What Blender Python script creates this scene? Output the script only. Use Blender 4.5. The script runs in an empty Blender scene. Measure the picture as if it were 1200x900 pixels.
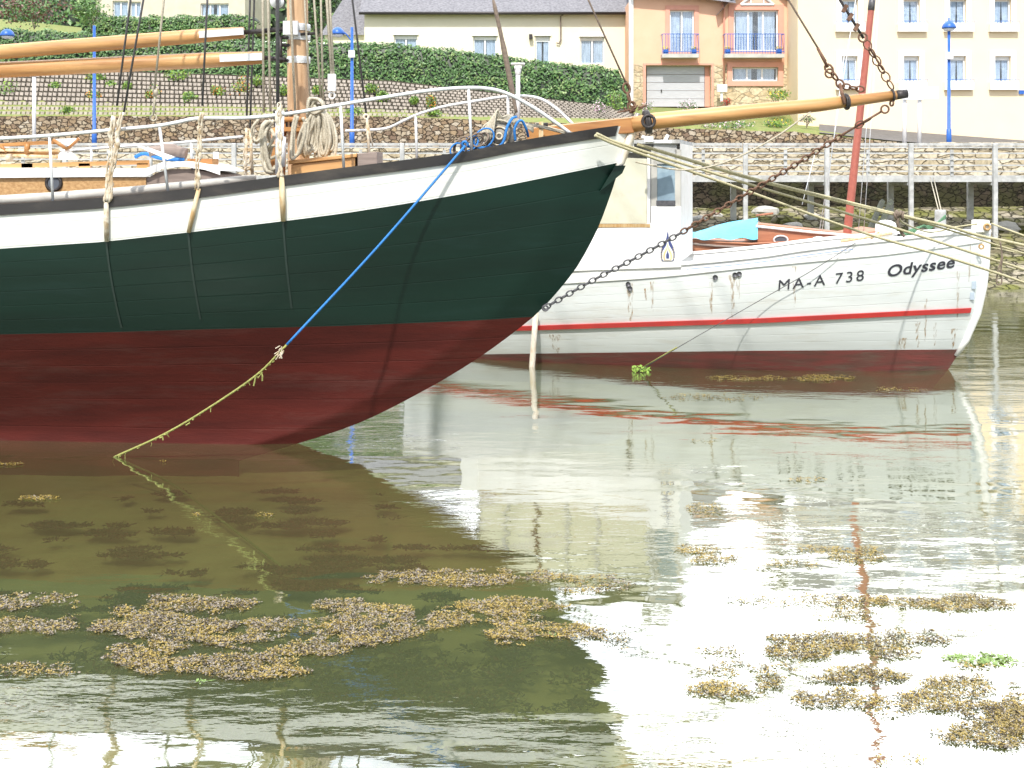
import bpy, math, random
from mathutils import Vector, noise
random.seed(7)
R = math.radians
S = bpy.context.scene
COL = S.collection
F, H, HY = 1400.0, 3.25, 200.0          # focal length in px of a 1200 px wide frame, eye height, horizon row

def P(px, py, d):                        # a measured direction at distance d -> world point
    return Vector(((px - 600) / F * d, d, H - (py - HY) / F * d))
def Gd(px, py, z=0.0):                   # point on the level z
    d = (H - z) * F / (py - HY)
    return Vector(((px - 600) / F * d, d, z))
def lerp(a, b, t): return a + (b - a) * t
def interp(tab, x):
    if x <= tab[0][0]:
        (x0, y0), (x1, y1) = tab[0], tab[1]
    elif x >= tab[-1][0]:
        (x0, y0), (x1, y1) = tab[-2], tab[-1]
    else:
        for (x0, y0), (x1, y1) in zip(tab, tab[1:]):
            if x0 <= x <= x1: break
    return y0 + (y1 - y0) * (x - x0) / (x1 - x0 + 1e-9)
def clampi(tab, x): return interp(tab, min(max(x, tab[0][0]), tab[-1][0]))
def smooth(pts, n=8):                    # Catmull-Rom through points
    pts = [Vector(p) for p in pts]
    if len(pts) < 3: return pts
    q = [pts[0] * 2 - pts[1]] + pts + [pts[-1] * 2 - pts[-2]]
    out = []
    for i in range(1, len(q) - 2):
        a, b, c, d = q[i - 1], q[i], q[i + 1], q[i + 2]
        for k in range(n):
            t = k / n
            out.append(0.5 * ((2 * b) + (c - a) * t + (2 * a - 5 * b + 4 * c - d) * t * t + (3 * b - a - 3 * c + d) * t ** 3))
    out.append(pts[-1])
    return out

# ------------------------------------------------------------------ materials
def nodes_of(m):
    m.use_nodes = True
    return m.node_tree.nodes, m.node_tree.links
def mat(name, c1, c2=None, rough=0.6, scale=6.0, stretch=(1, 1, 1), bump=0.0, bscale=None, metal=0.0, detail=5, spec=0.5, dirt=None, dscale=1.5, damt=0.5):
    m = bpy.data.materials.new(name)
    N, L = nodes_of(m)
    b = N['Principled BSDF']
    b.inputs['Roughness'].default_value = rough
    b.inputs['Metallic'].default_value = metal
    b.inputs['Specular IOR Level'].default_value = spec
    c2 = c2 or tuple(x * 0.75 for x in c1)
    tc = N.new('ShaderNodeTexCoord'); mp = N.new('ShaderNodeMapping'); mp.inputs['Scale'].default_value = stretch
    L.new(tc.outputs['Object'], mp.inputs[0])
    no = N.new('ShaderNodeTexNoise'); no.inputs['Scale'].default_value = scale; no.inputs['Detail'].default_value = detail
    L.new(mp.outputs[0], no.inputs[0])
    cr = N.new('ShaderNodeValToRGB')
    cr.color_ramp.elements[0].position = 0.34; cr.color_ramp.elements[1].position = 0.66
    cr.color_ramp.elements[0].color = (*c2, 1); cr.color_ramp.elements[1].color = (*c1, 1)
    L.new(no.outputs['Fac'], cr.inputs[0])
    out = cr.outputs[0]
    if dirt:
        n2 = N.new('ShaderNodeTexNoise'); n2.inputs['Scale'].default_value = dscale; n2.inputs['Detail'].default_value = 8; n2.inputs['Roughness'].default_value = 0.7
        L.new(mp.outputs[0], n2.inputs[0])
        r2 = N.new('ShaderNodeValToRGB'); r2.color_ramp.elements[0].position = 0.52; r2.color_ramp.elements[1].position = 0.75
        r2.color_ramp.elements[1].color = (damt, damt, damt, 1)
        L.new(n2.outputs['Fac'], r2.inputs[0])
        mx = N.new('ShaderNodeMix'); mx.data_type = 'RGBA'
        L.new(r2.outputs[0], mx.inputs[0]); L.new(out, mx.inputs[6]); mx.inputs[7].default_value = (*dirt, 1)
        out = mx.outputs[2]
    L.new(out, b.inputs['Base Color'])
    if bump:
        n3 = N.new('ShaderNodeTexNoise'); n3.inputs['Scale'].default_value = bscale or scale * 2; n3.inputs['Detail'].default_value = 6
        L.new(mp.outputs[0], n3.inputs[0])
        bp = N.new('ShaderNodeBump'); bp.inputs['Strength'].default_value = 1.0; bp.inputs['Distance'].default_value = bump
        L.new(n3.outputs['Fac'], bp.inputs['Height']); L.new(bp.outputs[0], b.inputs['Normal'])
    return m
def stone_mat(name, cols, mortar, scale, stretch=(1, 1, 1.6), weed=None, bump=0.04, edge=0.06):
    m = bpy.data.materials.new(name)
    N, L = nodes_of(m); b = N['Principled BSDF']; b.inputs['Roughness'].default_value = 0.9; b.inputs['Specular IOR Level'].default_value = 0.2
    tc = N.new('ShaderNodeTexCoord'); mp = N.new('ShaderNodeMapping'); mp.inputs['Scale'].default_value = stretch
    L.new(tc.outputs['Object'], mp.inputs[0])
    wn = N.new('ShaderNodeTexNoise'); wn.inputs['Scale'].default_value = scale * 1.6
    L.new(mp.outputs[0], wn.inputs[0])
    mixv = N.new('ShaderNodeMix'); mixv.data_type = 'VECTOR'; mixv.inputs[0].default_value = 0.16
    L.new(mp.outputs[0], mixv.inputs[4]); L.new(wn.outputs['Color'], mixv.inputs[5])
    v = N.new('ShaderNodeTexVoronoi'); v.inputs['Scale'].default_value = scale
    L.new(mixv.outputs[1], v.inputs['Vector'])
    e = N.new('ShaderNodeTexVoronoi'); e.feature = 'DISTANCE_TO_EDGE'; e.inputs['Scale'].default_value = scale
    L.new(mixv.outputs[1], e.inputs['Vector'])
    sp = N.new('ShaderNodeSeparateColor'); L.new(v.outputs['Color'], sp.inputs[0])
    cr = N.new('ShaderNodeValToRGB'); el = cr.color_ramp.elements
    el[0].color = (*cols[0], 1); el[1].color = (*cols[-1], 1)
    for i, c in enumerate(cols[1:-1]):
        x = el.new((i + 1) / (len(cols) - 1)); x.color = (*c, 1)
    L.new(sp.outputs[0], cr.inputs[0])
    mr = N.new('ShaderNodeMapRange'); mr.inputs['From Max'].default_value = edge
    L.new(e.outputs['Distance'], mr.inputs['Value'])
    mx = N.new('ShaderNodeMix'); mx.data_type = 'RGBA'; L.new(mr.outputs[0], mx.inputs[0])
    mx.inputs[6].default_value = (*mortar, 1); L.new(cr.outputs[0], mx.inputs[7])
    out = mx.outputs[2]
    ns = N.new('ShaderNodeTexNoise'); ns.inputs['Scale'].default_value = scale * 4; ns.inputs['Detail'].default_value = 8; L.new(tc.outputs['Object'], ns.inputs[0])
    mm = N.new('ShaderNodeMix'); mm.data_type = 'RGBA'; mm.blend_type = 'MULTIPLY'; mm.inputs[0].default_value = 0.6
    L.new(out, mm.inputs[6]); g = N.new('ShaderNodeValToRGB'); g.color_ramp.elements[0].color = (.35, .35, .35, 1); g.color_ramp.elements[0].position = .3; g.color_ramp.elements[1].position = .65
    L.new(ns.outputs['Fac'], g.inputs[0]); L.new(g.outputs[0], mm.inputs[7]); out = mm.outputs[2]
    if weed:
        nw = N.new('ShaderNodeTexNoise'); nw.inputs['Scale'].default_value = 0.9; nw.inputs['Detail'].default_value = 9; nw.inputs['Roughness'].default_value = .7
        L.new(tc.outputs['Object'], nw.inputs[0])
        rw = N.new('ShaderNodeValToRGB'); rw.color_ramp.elements[0].position = .45; rw.color_ramp.elements[1].position = .58
        L.new(nw.outputs['Fac'], rw.inputs[0])
        mw = N.new('ShaderNodeMix'); mw.data_type = 'RGBA'; L.new(rw.outputs[0], mw.inputs[0]); L.new(out, mw.inputs[6]); mw.inputs[7].default_value = (*weed, 1)
        out = mw.outputs[2]
    L.new(out, b.inputs['Base Color'])
    bp = N.new('ShaderNodeBump'); bp.inputs['Distance'].default_value = bump
    L.new(mr.outputs[0], bp.inputs['Height']); L.new(bp.outputs[0], b.inputs['Normal'])
    return m
def wood_mat(name, c1, c2, rough=0.45, axis=0, scale=3.0):
    st = [9, 9, 9]; st[axis] = .8
    return mat(name, c1, c2, rough, scale, tuple(st), bump=0.002, bscale=scale * 2, dirt=tuple(x * 0.35 for x in c2), dscale=0.9, damt=0.8)

M = {}
M['green'] = mat('green_hull_paint', (.004, .022, .015), (.003, .015, .010), .5, 1.3, (.35, .35, 2.6), bump=.0012, bscale=9, dirt=(.01, .03, .026), dscale=1.6, damt=.7, spec=.22)
M['red'] = mat('red_antifouling', (.105, .019, .015), (.06, .012, .010), .6, 2.0, (.4, .4, 3), bump=.002, bscale=25, dirt=(.13, .065, .055), dscale=1.1, damt=.6, spec=.18)
M['white'] = mat('white_hull_paint', (.80, .82, .79), (.70, .73, .70), .38, 2.2, (.5, .5, 2), bump=.0008, bscale=8, dirt=(.55, .53, .45), dscale=3.5, damt=.35)
M['white2'] = mat('weathered_white_paint', (.72, .76, .76), (.62, .66, .66), .45, 1.2, (.4, .4, 2.5), bump=.0015, bscale=10, dirt=(.46, .42, .33), dscale=1.7, damt=.5)
M['whiteb'] = mat('bright_white_paint', (.85, .85, .84), (.78, .79, .78), .4, 3, dirt=(.55, .5, .4), dscale=4, damt=.4)
M['boot2'] = mat('worn_red_boot_top', (.19, .045, .04), (.10, .045, .035), .7, 3, (.4, .4, 3), bump=.004, bscale=20, dirt=(.13, .12, .09), dscale=2.2, damt=.9)
M['redline'] = mat('red_rub_rail', (.52, .035, .03), (.42, .03, .03), .4, 4)
M['black'] = mat('dark_bulwark_cap', (.018, .016, .016), (.010, .009, .009), .55, 6, (.3, .3, 1), bump=.002, dirt=(.12, .1, .08), dscale=3, damt=.5)
M['spar'] = wood_mat('varnished_spar', (.62, .36, .15), (.45, .22, .075), .42, 0, 1.2)
M['mastw'] = wood_mat('weathered_mast', (.66, .45, .27), (.40, .24, .13), .6, 2, 1.6)
M['varn'] = wood_mat('varnished_timber', (.50, .25, .08), (.33, .14, .045), .4, 0, 1.2)
M['cabinw'] = mat('cork_brown_panel', (.52, .33, .15), (.34, .19, .075), .6, 22, (1, 1, 1.5), bump=.003)
M['oldw'] = mat('bare_grey_timber', (.30, .24, .21), (.2, .16, .14), .8, 8, (.3, 3, 3), bump=.003)
M['stemw'] = mat('worn_stem_timber', (.72, .62, .42), (.55, .36, .17), .6, 9, (2, 2, .6), bump=.002)
M['stemp'] = mat('flaking_white_stem_paint', (.78, .76, .7), (.62, .52, .38), .6, 7, (2, 2, .7), bump=.003, dirt=(.45, .22, .08), dscale=5, damt=.9)
M['steel'] = mat('galvanised_rail', (.74, .76, .78), (.6, .63, .66), .4, 8, metal=.15, dirt=(.4, .36, .3), dscale=6, damt=.5)
M['iron'] = mat('dark_iron', (.06, .055, .055), (.035, .03, .03), .5, 30, metal=.5, bump=.002)
M['rust'] = mat('rusty_chain', (.20, .11, .07), (.10, .05, .03), .8, 25, bump=.003)
M['galv'] = mat('dull_chain', (.12, .12, .13), (.07, .07, .08), .5, 30, metal=.4)
M['rope'] = mat('pale_rope', (.56, .52, .42), (.38, .34, .26), .9, 60, bump=.003)
M['ropeo'] = mat('mossy_yellow_rope', (.42, .42, .14), (.26, .28, .08), .9, 40, bump=.003)
M['ropeb'] = mat('blue_rope', (.03, .22, .60), (.02, .15, .45), .7, 50, bump=.002)
M['ropey'] = mat('straw_mooring_rope', (.55, .51, .33), (.36, .33, .2), .9, 60, bump=.003)
M['wire'] = mat('dark_wire', (.07, .07, .075), (.04, .04, .04), .5, 30)
M['brownrope'] = mat('tarred_stay', (.22, .17, .13), (.13, .1, .08), .8, 30)
M['lash'] = mat('bleached_lashing', (.70, .66, .56), (.42, .31, .18), .9, 14, bump=.004)
M['conc'] = mat('worn_concrete', (.55, .54, .5), (.42, .41, .38), .9, 4, bump=.01, dirt=(.25, .24, .2), dscale=2)
M['pierp'] = mat('pale_grey_pier_paint', (.55, .56, .56), (.38, .39, .39), .8, 5, dirt=(.24, .23, .2), dscale=3, damt=.85)
M['blue'] = mat('blue_lamp_paint', (.03, .14, .5), (.02, .1, .4), .4, 10)
M['lampw'] = mat('lamp_white', (.8, .8, .82), (.7, .7, .72), .4, 10)
M['cream'] = mat('cream_render', (.82, .77, .62), (.78, .73, .58), .9, 1.2, bump=.003, bscale=40, dirt=(.66, .6, .47), dscale=.6, damt=.4)
M['beige'] = mat('beige_render', (.62, .57, .48), (.56, .51, .42), .9, 2)
M['pink'] = mat('salmon_render', (.80, .49, .34), (.77, .46, .31), .9, 1.5, bump=.003, bscale=40, dirt=(.62, .34, .22), dscale=.8, damt=.35)
M['pinkd'] = mat('deep_pink_surround', (.72, .36, .27), (.68, .33, .25), .9, 3)
M['yellow'] = mat('pale_yellow_render', (.85, .72, .51), (.83, .69, .48), .9, 1, bump=.003, bscale=40, dirt=(.80, .60, .40), dscale=.5, damt=.35)
M['slate'] = mat('grey_slate_roof', (.25, .25, .27), (.13, .13, .15), .75, 9, (1, 1, 3), bump=.02)
M['trim'] = mat('white_window_frame', (.82, .84, .86), (.76, .78, .8), .4, 5)
M['curtain'] = mat('net_curtain', (.56, .64, .76), (.34, .42, .54), .9, 5, (3, 1, .3))
M['dark'] = mat('dark_interior', (.10, .115, .14), (.07, .08, .1), .9, 3)
M['garage'] = mat('grey_garage_door', (.50, .51, .54), (.44, .45, .48), .5, 4, (1, 1, 8), bump=.004)
M['ashlar'] = stone_mat('sandstone_blocks', [(.62, .5, .32), (.7, .6, .42), (.55, .42, .26)], (.45, .38, .27), 2.2, (1, 1, 1.9), bump=.02, edge=.05)
M['rubble'] = stone_mat('brown_rubble_wall', [(.30, .21, .13), (.5, .42, .3), (.24, .17, .12), (.44, .33, .2), (.58, .52, .42)], (.09, .065, .045), 5.2, (1, 1, 1.5), bump=.07, edge=.10)
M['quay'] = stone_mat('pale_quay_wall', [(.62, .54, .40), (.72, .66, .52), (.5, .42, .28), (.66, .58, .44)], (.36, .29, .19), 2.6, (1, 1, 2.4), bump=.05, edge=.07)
M['quayd'] = stone_mat('shaded_lower_quay_wall', [(.04, .034, .022), (.07, .055, .04), (.03, .032, .018)], (.02, .017, .012), 4.2, (1, 1, 1.8), weed=(.04, .04, .018), bump=.08, edge=.08)  # pier deck's shade is painted into these stone colours; weed is real
M['bank'] = stone_mat('weedy_rock_bank', [(.26, .23, .16), (.40, .36, .28), (.17, .15, .09), (.3, .27, .19)], (.12, .11, .07), 3.4, (1, 1, 1), weed=(.16, .165, .05), bump=.12, edge=.08)
M['block'] = mat('planter_block', (.50, .45, .39), (.36, .32, .28), .9, 6, bump=.01)
M['soil'] = mat('dark_soil', (.06, .05, .035), (.035, .03, .02), 1, 5)
M['grass'] = mat('verge_grass', (.17, .23, .06), (.24, .24, .09), 1, 4, bump=.03, bscale=12)
M['asph'] = mat('grey_asphalt', (.16, .15, .145), (.12, .115, .11), .95, 5)
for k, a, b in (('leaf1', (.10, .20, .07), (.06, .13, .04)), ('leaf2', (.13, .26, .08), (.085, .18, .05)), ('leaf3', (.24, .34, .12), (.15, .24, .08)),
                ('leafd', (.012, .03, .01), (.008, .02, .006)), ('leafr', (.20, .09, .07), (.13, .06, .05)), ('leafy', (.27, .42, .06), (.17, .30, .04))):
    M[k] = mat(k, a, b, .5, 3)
M['fl_pink'] = mat('pink_petals', (.75, .5, .62), (.8, .7, .75), .6, 8)
M['fl_red'] = mat('red_petals', (.65, .04, .03), (.5, .03, .03), .6, 8)
M['fl_or'] = mat('orange_petals', (.75, .3, .05), (.7, .22, .05), .6, 8)
M['fl_ye'] = mat('yellow_petals', (.8, .62, .06), (.7, .5, .05), .6, 8)
M['tarp'] = mat('light_blue_tarpaulin', (.13, .50, .72), (.10, .42, .66), .5, 3, bump=.02, bscale=4)
M['canvas'] = mat('cream_canvas', (.66, .65, .52), (.58, .57, .45), .8, 2, bump=.006, dirt=(.45, .38, .25), dscale=2.2, damt=.5)
M['redmast'] = mat('red_mast_paint', (.40, .12, .085), (.32, .09, .065), .45, 8)
M['wbrown'] = wood_mat('reddish_boat_timber', (.46, .20, .11), (.34, .13, .07), .4, 0, 1.2)
M['slipg'] = mat('mossy_black_timber', (.045, .055, .035), (.025, .025, .02), .8, 12, dirt=(.2, .25, .1), dscale=8)
M['tyre'] = mat('worn_windlass_drum', (.30, .28, .24), (.18, .17, .15), .7, 14, bump=.004)
M['letter'] = mat('black_lettering', (.02, .02, .03), (.015, .015, .025), .5, 5)
M['emby'] = mat('emblem_yellow', (.72, .58, .28), (.65, .5, .24), .5, 5)
M['embb'] = mat('emblem_blue', (.06, .08, .24), (.04, .06, .18), .5, 5)
M['stain'] = mat('rust_stain', (.42, .24, .09), (.52, .38, .2), .8, 12, (3, 3, .5))
M['mud'] = mat('olive_mud_bed', (.36, .38, .16), (.26, .275, .11), 1, 1.2, bump=.02, dirt=(.12, .12, .05), dscale=.8, damt=.7)
for k, a, b in (('w_gold', (.38, .28, .065), (.25, .18, .045)), ('w_olive', (.25, .19, .05), (.16, .12, .035)), ('w_glint', (.30, .26, .21), (.19, .165, .135)),  # grey weed colour stands in for sky glint on wet fronds
                ('w_dark', (.06, .045, .025), (.035, .025, .015)), ('w_sub', (.035, .020, .008), (.022, .013, .006)), ('w_subg', (.05, .06, .018), (.03, .04, .012)), ('w_subr', (.10, .04, .015), (.07, .03, .01)), ('w_green', (.22, .32, .10), (.16, .25, .07))):
    M[k] = mat(k, a, b, .35 if k in ('w_gold', 'w_olive', 'w_glint') else .7, 40)

def glass_mat():
    m = bpy.data.materials.new('window_glass'); N, L = nodes_of(m)
    N.remove(N['Principled BSDF'])
    g = N.new('ShaderNodeBsdfGlossy'); g.inputs['Roughness'].default_value = .03
    t = N.new('ShaderNodeBsdfTransparent'); t.inputs[0].default_value = (.93, .96, .98, 1)
    lw = N.new('ShaderNodeLayerWeight'); lw.inputs[0].default_value = .5; pw = N.new('ShaderNodeMath'); pw.operation = 'POWER'; pw.inputs[1].default_value = 3.5; L.new(lw.outputs['Facing'], pw.inputs[0]); f = N.new('ShaderNodeMath'); f.operation = 'MULTIPLY_ADD'; f.inputs[1].default_value = .6; f.inputs[2].default_value = .06; L.new(pw.outputs[0], f.inputs[0])
    tc = N.new('ShaderNodeTexCoord'); no = N.new('ShaderNodeTexNoise'); no.inputs['Scale'].default_value = 2; L.new(tc.outputs['Object'], no.inputs[0])
    bp = N.new('ShaderNodeBump'); bp.inputs['Distance'].default_value = .01; L.new(no.outputs[0], bp.inputs['Height']); L.new(bp.outputs[0], g.inputs['Normal'])
    mx = N.new('ShaderNodeMixShader'); L.new(f.outputs[0], mx.inputs[0]); L.new(t.outputs[0], mx.inputs[1]); L.new(g.outputs[0], mx.inputs[2])
    L.new(mx.outputs[0], N['Material Output'].inputs[0])
    return m
M['glass'] = glass_mat()
def add_seams(name, dark, dist):
    m = M[name]; N, L = nodes_of(m); b = N['Principled BSDF']
    at = N.new('ShaderNodeAttribute'); at.attribute_name = 'strake'
    tc = N.new('ShaderNodeTexCoord'); no = N.new('ShaderNodeTexNoise'); no.inputs['Scale'].default_value = 1.1; L.new(tc.outputs['Object'], no.inputs[0])
    w = N.new('ShaderNodeMath'); w.operation = 'MULTIPLY_ADD'; w.inputs[1].default_value = .06; L.new(no.outputs['Fac'], w.inputs[0]); L.new(at.outputs['Fac'], w.inputs[2])
    f = N.new('ShaderNodeMath'); f.operation = 'FRACT'; L.new(w.outputs[0], f.inputs[0])
    p = N.new('ShaderNodeMath'); p.operation = 'PINGPONG'; p.inputs[1].default_value = .5; L.new(f.outputs[0], p.inputs[0])
    r_ = N.new('ShaderNodeMapRange'); r_.inputs['From Max'].default_value = .035; L.new(p.outputs[0], r_.inputs['Value'])
    n2 = N.new('ShaderNodeTexNoise'); n2.inputs['Scale'].default_value = 2.3; n2.inputs['Detail'].default_value = 6; L.new(tc.outputs['Object'], n2.inputs[0])
    g = N.new('ShaderNodeMapRange'); g.inputs['From Min'].default_value = .4; g.inputs['From Max'].default_value = .65; g.inputs['To Min'].default_value = dark; g.inputs['To Max'].default_value = 1; L.new(n2.outputs['Fac'], g.inputs['Value'])
    mx = N.new('ShaderNodeMix'); L.new(r_.outputs[0], mx.inputs[0]); L.new(g.outputs[0], mx.inputs[2]); mx.inputs[3].default_value = 1
    src = b.inputs['Base Color'].links[0].from_socket
    mm = N.new('ShaderNodeMix'); mm.data_type = 'RGBA'; mm.blend_type = 'MULTIPLY'; mm.inputs[0].default_value = 1; L.new(src, mm.inputs[6]); L.new(mx.outputs[0], mm.inputs[7]); L.new(mm.outputs[2], b.inputs['Base Color'])
    bp = N.new('ShaderNodeBump'); bp.inputs['Distance'].default_value = dist; L.new(r_.outputs[0], bp.inputs['Height'])
    if b.inputs['Normal'].links: L.new(b.inputs['Normal'].links[0].from_socket, bp.inputs['Normal'])
    L.new(bp.outputs[0], b.inputs['Normal'])
for k_, a_, b_ in (('green', .82, .002), ('red', .8, .002), ('white2', .86, .003), ('white', .93, .002)): add_seams(k_, a_, b_)

def water_mat():
    m = bpy.data.materials.new('harbour_water'); N, L = nodes_of(m)
    N.remove(N['Principled BSDF'])
    tc = N.new('ShaderNodeTexCoord')
    def noi(scale, st, det, rough=.5):
        mp = N.new('ShaderNodeMapping'); mp.inputs['Scale'].default_value = st; mp.inputs['Rotation'].default_value = (0, 0, .12)
        L.new(tc.outputs['Object'], mp.inputs[0])
        n = N.new('ShaderNodeTexNoise'); n.inputs['Scale'].default_value = scale; n.inputs['Detail'].default_value = det; n.inputs['Roughness'].default_value = rough
        L.new(mp.outputs[0], n.inputs[0]); return n.outputs['Fac']
    def mth(op, a, b):
        n = N.new('ShaderNodeMath'); n.operation = op
        for i, x in enumerate((a, b)):
            if isinstance(x, (int, float)): n.inputs[i].default_value = x
            else: L.new(x, n.inputs[i])
        return n.outputs[0]
    gust = N.new('ShaderNodeMapRange'); gust.inputs['From Min'].default_value = .42; gust.inputs['From Max'].default_value = .66
    gust.inputs['To Min'].default_value = .12; gust.inputs['To Max'].default_value = 1.0
    L.new(noi(.22, (.7, 1.6, 1), 3), gust.inputs['Value'])
    small = mth('MULTIPLY', noi(7.0, (.55, 1.6, 1), 3, .55), gust.outputs[0])
    h = mth('ADD', mth('MULTIPLY', small, WATER_SMALL), mth('MULTIPLY', noi(1.3, (.6, 1.3, 1), 2), WATER_BIG))
    bp = N.new('ShaderNodeBump'); bp.inputs['Strength'].default_value = 1; bp.inputs['Distance'].default_value = 1.0
    L.new(h, bp.inputs['Height'])
    gl = N.new('ShaderNodeBsdfGlossy'); gl.inputs['Roughness'].default_value = .015; gl.inputs['Color'].default_value = (.97, .99, 1, 1)
    L.new(bp.outputs[0], gl.inputs['Normal'])
    fr = N.new('ShaderNodeFresnel'); fr.inputs[0].default_value = 1.33; L.new(bp.outputs[0], fr.inputs['Normal'])
    fac = mth('POWER', fr.outputs[0], WATER_POW)
    tr = N.new('ShaderNodeBsdfTransparent'); tr.inputs[0].default_value = (.84, .84, .66, 1)
    df = N.new('ShaderNodeBsdfDiffuse'); df.inputs[0].default_value = (.19, .215, .09, 1)
    body = N.new('ShaderNodeMixShader'); body.inputs[0].default_value = .31
    L.new(tr.outputs[0], body.inputs[1]); L.new(df.outputs[0], body.inputs[2])
    mx = N.new('ShaderNodeMixShader'); L.new(fac, mx.inputs[0]); L.new(body.outputs[0], mx.inputs[1]); L.new(gl.outputs[0], mx.inputs[2])
    L.new(mx.outputs[0], N['Material Output'].inputs[0])
    return m
WATER_SMALL, WATER_BIG, WATER_POW = .0042, .013, .37
M['water'] = water_mat()

# ------------------------------------------------------------------ mesh builder
ORG = {}
def props(o, label=None, cat=None, group=None, kind=None):
    if label: o['label'] = label
    if cat: o['category'] = cat
    if group: o['group'] = group
    if kind: o['kind'] = kind
    return o
def thing(name, loc, label, cat, group=None):
    o = bpy.data.objects.new(name, None); COL.objects.link(o); o.location = loc; o.empty_display_size = .2
    ORG[o.name] = Vector(loc)
    return props(o, label, cat, group)
class MB:
    def __init__(s): s.v = []; s.f = []; s.m = []; s.sm = []; s.at = []
    def add(s, vs, fs, mi=0, sm=False):
        o = len(s.v); s.v += [tuple(v) for v in vs]
        s.f += [tuple(i + o for i in f) for f in fs]; s.m += [mi] * len(fs); s.sm += [sm] * len(fs)
        return s
    def box(s, c, size, rz=0.0, mi=0, ry=0.0):
        cx, cy, cz = c; a, b, h = size[0] / 2, size[1] / 2, size[2] / 2
        vs = []
        for x, y, z in ((-a, -b, -h), (a, -b, -h), (a, b, -h), (-a, b, -h), (-a, -b, h), (a, -b, h), (a, b, h), (-a, b, h)):
            if ry: x, z = x * math.cos(ry) + z * math.sin(ry), -x * math.sin(ry) + z * math.cos(ry)
            if rz: x, y = x * math.cos(rz) - y * math.sin(rz), x * math.sin(rz) + y * math.cos(rz)
            vs.append((cx + x, cy + y, cz + z))
        return s.add(vs, [(0, 3, 2, 1), (4, 5, 6, 7), (0, 1, 5, 4), (1, 2, 6, 5), (2, 3, 7, 6), (3, 0, 4, 7)], mi)
    def b2(s, x0, x1, y0, y1, z0, z1, mi=0):
        return s.box(((x0 + x1) / 2, (y0 + y1) / 2, (z0 + z1) / 2), (abs(x1 - x0), abs(y1 - y0), abs(z1 - z0)), 0, mi)
    def tube(s, pts, r, n=8, mi=0, cap=True):
        pts = [Vector(p) for p in pts]; k = len(pts)
        rs = r if isinstance(r, (list, tuple)) else [r] * k
        up = Vector((0, 0, 1)); vs = []; fs = []; prev = None
        for i, p in enumerate(pts):
            t = (pts[min(i + 1, k - 1)] - pts[max(i - 1, 0)])
            if t.length < 1e-9: t = Vector((1, 0, 0))
            t.normalize()
            if prev is None: a = t.cross(up if abs(t.z) < .95 else Vector((0, 1, 0))).normalized()
            else:
                a = prev - t * prev.dot(t)
                a = a.normalized() if a.length > 1e-6 else t.cross(up).normalized()
            prev = a; b = t.cross(a)
            for j in range(n):
                an = 2 * math.pi * j / n
                vs.append(p + (a * math.cos(an) + b * math.sin(an)) * rs[i])
        for i in range(k - 1):
            for j in range(n):
                j2 = (j + 1) % n
                fs.append((i * n + j, i * n + j2, (i + 1) * n + j2, (i + 1) * n + j))
        s.add(vs, fs, mi, n > 4)
        if cap:
            o = len(s.v) - len(vs)
            s.f += [tuple(o + j for j in reversed(range(n))), tuple(o + (k - 1) * n + j for j in range(n))]; s.m += [mi] * 2; s.sm += [False] * 2
        return s
    def lathe(s, c, prof, n=20, mi=0, axis='z', sm=True):
        vs = []; fs = []
        for r, h in prof:
            for j in range(n):
                an = 2 * math.pi * j / n; x, y = r * math.cos(an), r * math.sin(an)
                p = (x, y, h) if axis == 'z' else ((x, h, y) if axis == 'y' else (h, x, y))
                vs.append((c[0] + p[0], c[1] + p[1], c[2] + p[2]))
        for i in range(len(prof) - 1):
            for j in range(n): fs.append((i * n + j, i * n + (j + 1) % n, (i + 1) * n + (j + 1) % n, (i + 1) * n + j))
        fs.append(tuple(range(n))); fs.append(tuple((len(prof) - 1) * n + j for j in range(n)))
        return s.add(vs, fs, mi, sm)
    def grid(s, rows, mi=0, sm=True):
        n = len(rows[0]); vs = [p for r in rows for p in r]
        fs = [(i * n + j, i * n + j + 1, (i + 1) * n + j + 1, (i + 1) * n + j) for i in range(len(rows) - 1) for j in range(n - 1)]
        return s.add(vs, fs, mi, sm)
    def torus(s, c, R1, r1, nrm, n=18, m=6, mi=0, sx=1.0, along=None):
        nrm = Vector(nrm).normalized(); a = Vector(along).normalized() if along else nrm.orthogonal().normalized(); b = nrm.cross(a)
        pts = [Vector(c) + a * (math.cos(2 * math.pi * i / n) * R1 * sx) + b * (math.sin(2 * math.pi * i / n) * R1) for i in range(n + 1)]
        return s.tube(pts, r1, m, mi, cap=False)
    def build(s, name, mats, parent=None, label=None, cat=None, group=None, kind=None, org=None):
        if not isinstance(mats, (list, tuple)): mats = [mats]
        if parent is not None: og = ORG[parent.name]
        elif org is not None: og = Vector(org)
        else: og = Vector((0, 0, 0))
        me = bpy.data.meshes.new(name)
        me.from_pydata([(x - og.x, y - og.y, z - og.z) for x, y, z in s.v], [], s.f)
        for mm in mats: me.materials.append(mm if not isinstance(mm, str) else M[mm])
        me.polygons.foreach_set('material_index', s.m); me.polygons.foreach_set('use_smooth', s.sm)
        me.update()
        if s.at:
            at = me.attributes.new('strake', 'FLOAT', 'POINT'); at.data.foreach_set('value', (s.at + [0.5] * len(s.v))[:len(s.v)])
        o = bpy.data.objects.new(name, me); COL.objects.link(o)
        if parent is not None: o.parent = parent
        else: o.location = og
        ORG[o.name] = og
        return props(o, label, cat, group, kind)
def bevel(o, w=.01, seg=2):
    b = o.modifiers.new('bevel', 'BEVEL'); b.width = w; b.segments = seg; b.limit_method = 'ANGLE'
    return o
def centre(pts):
    return sum((Vector(p) for p in pts), Vector()) / len(pts)

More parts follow.
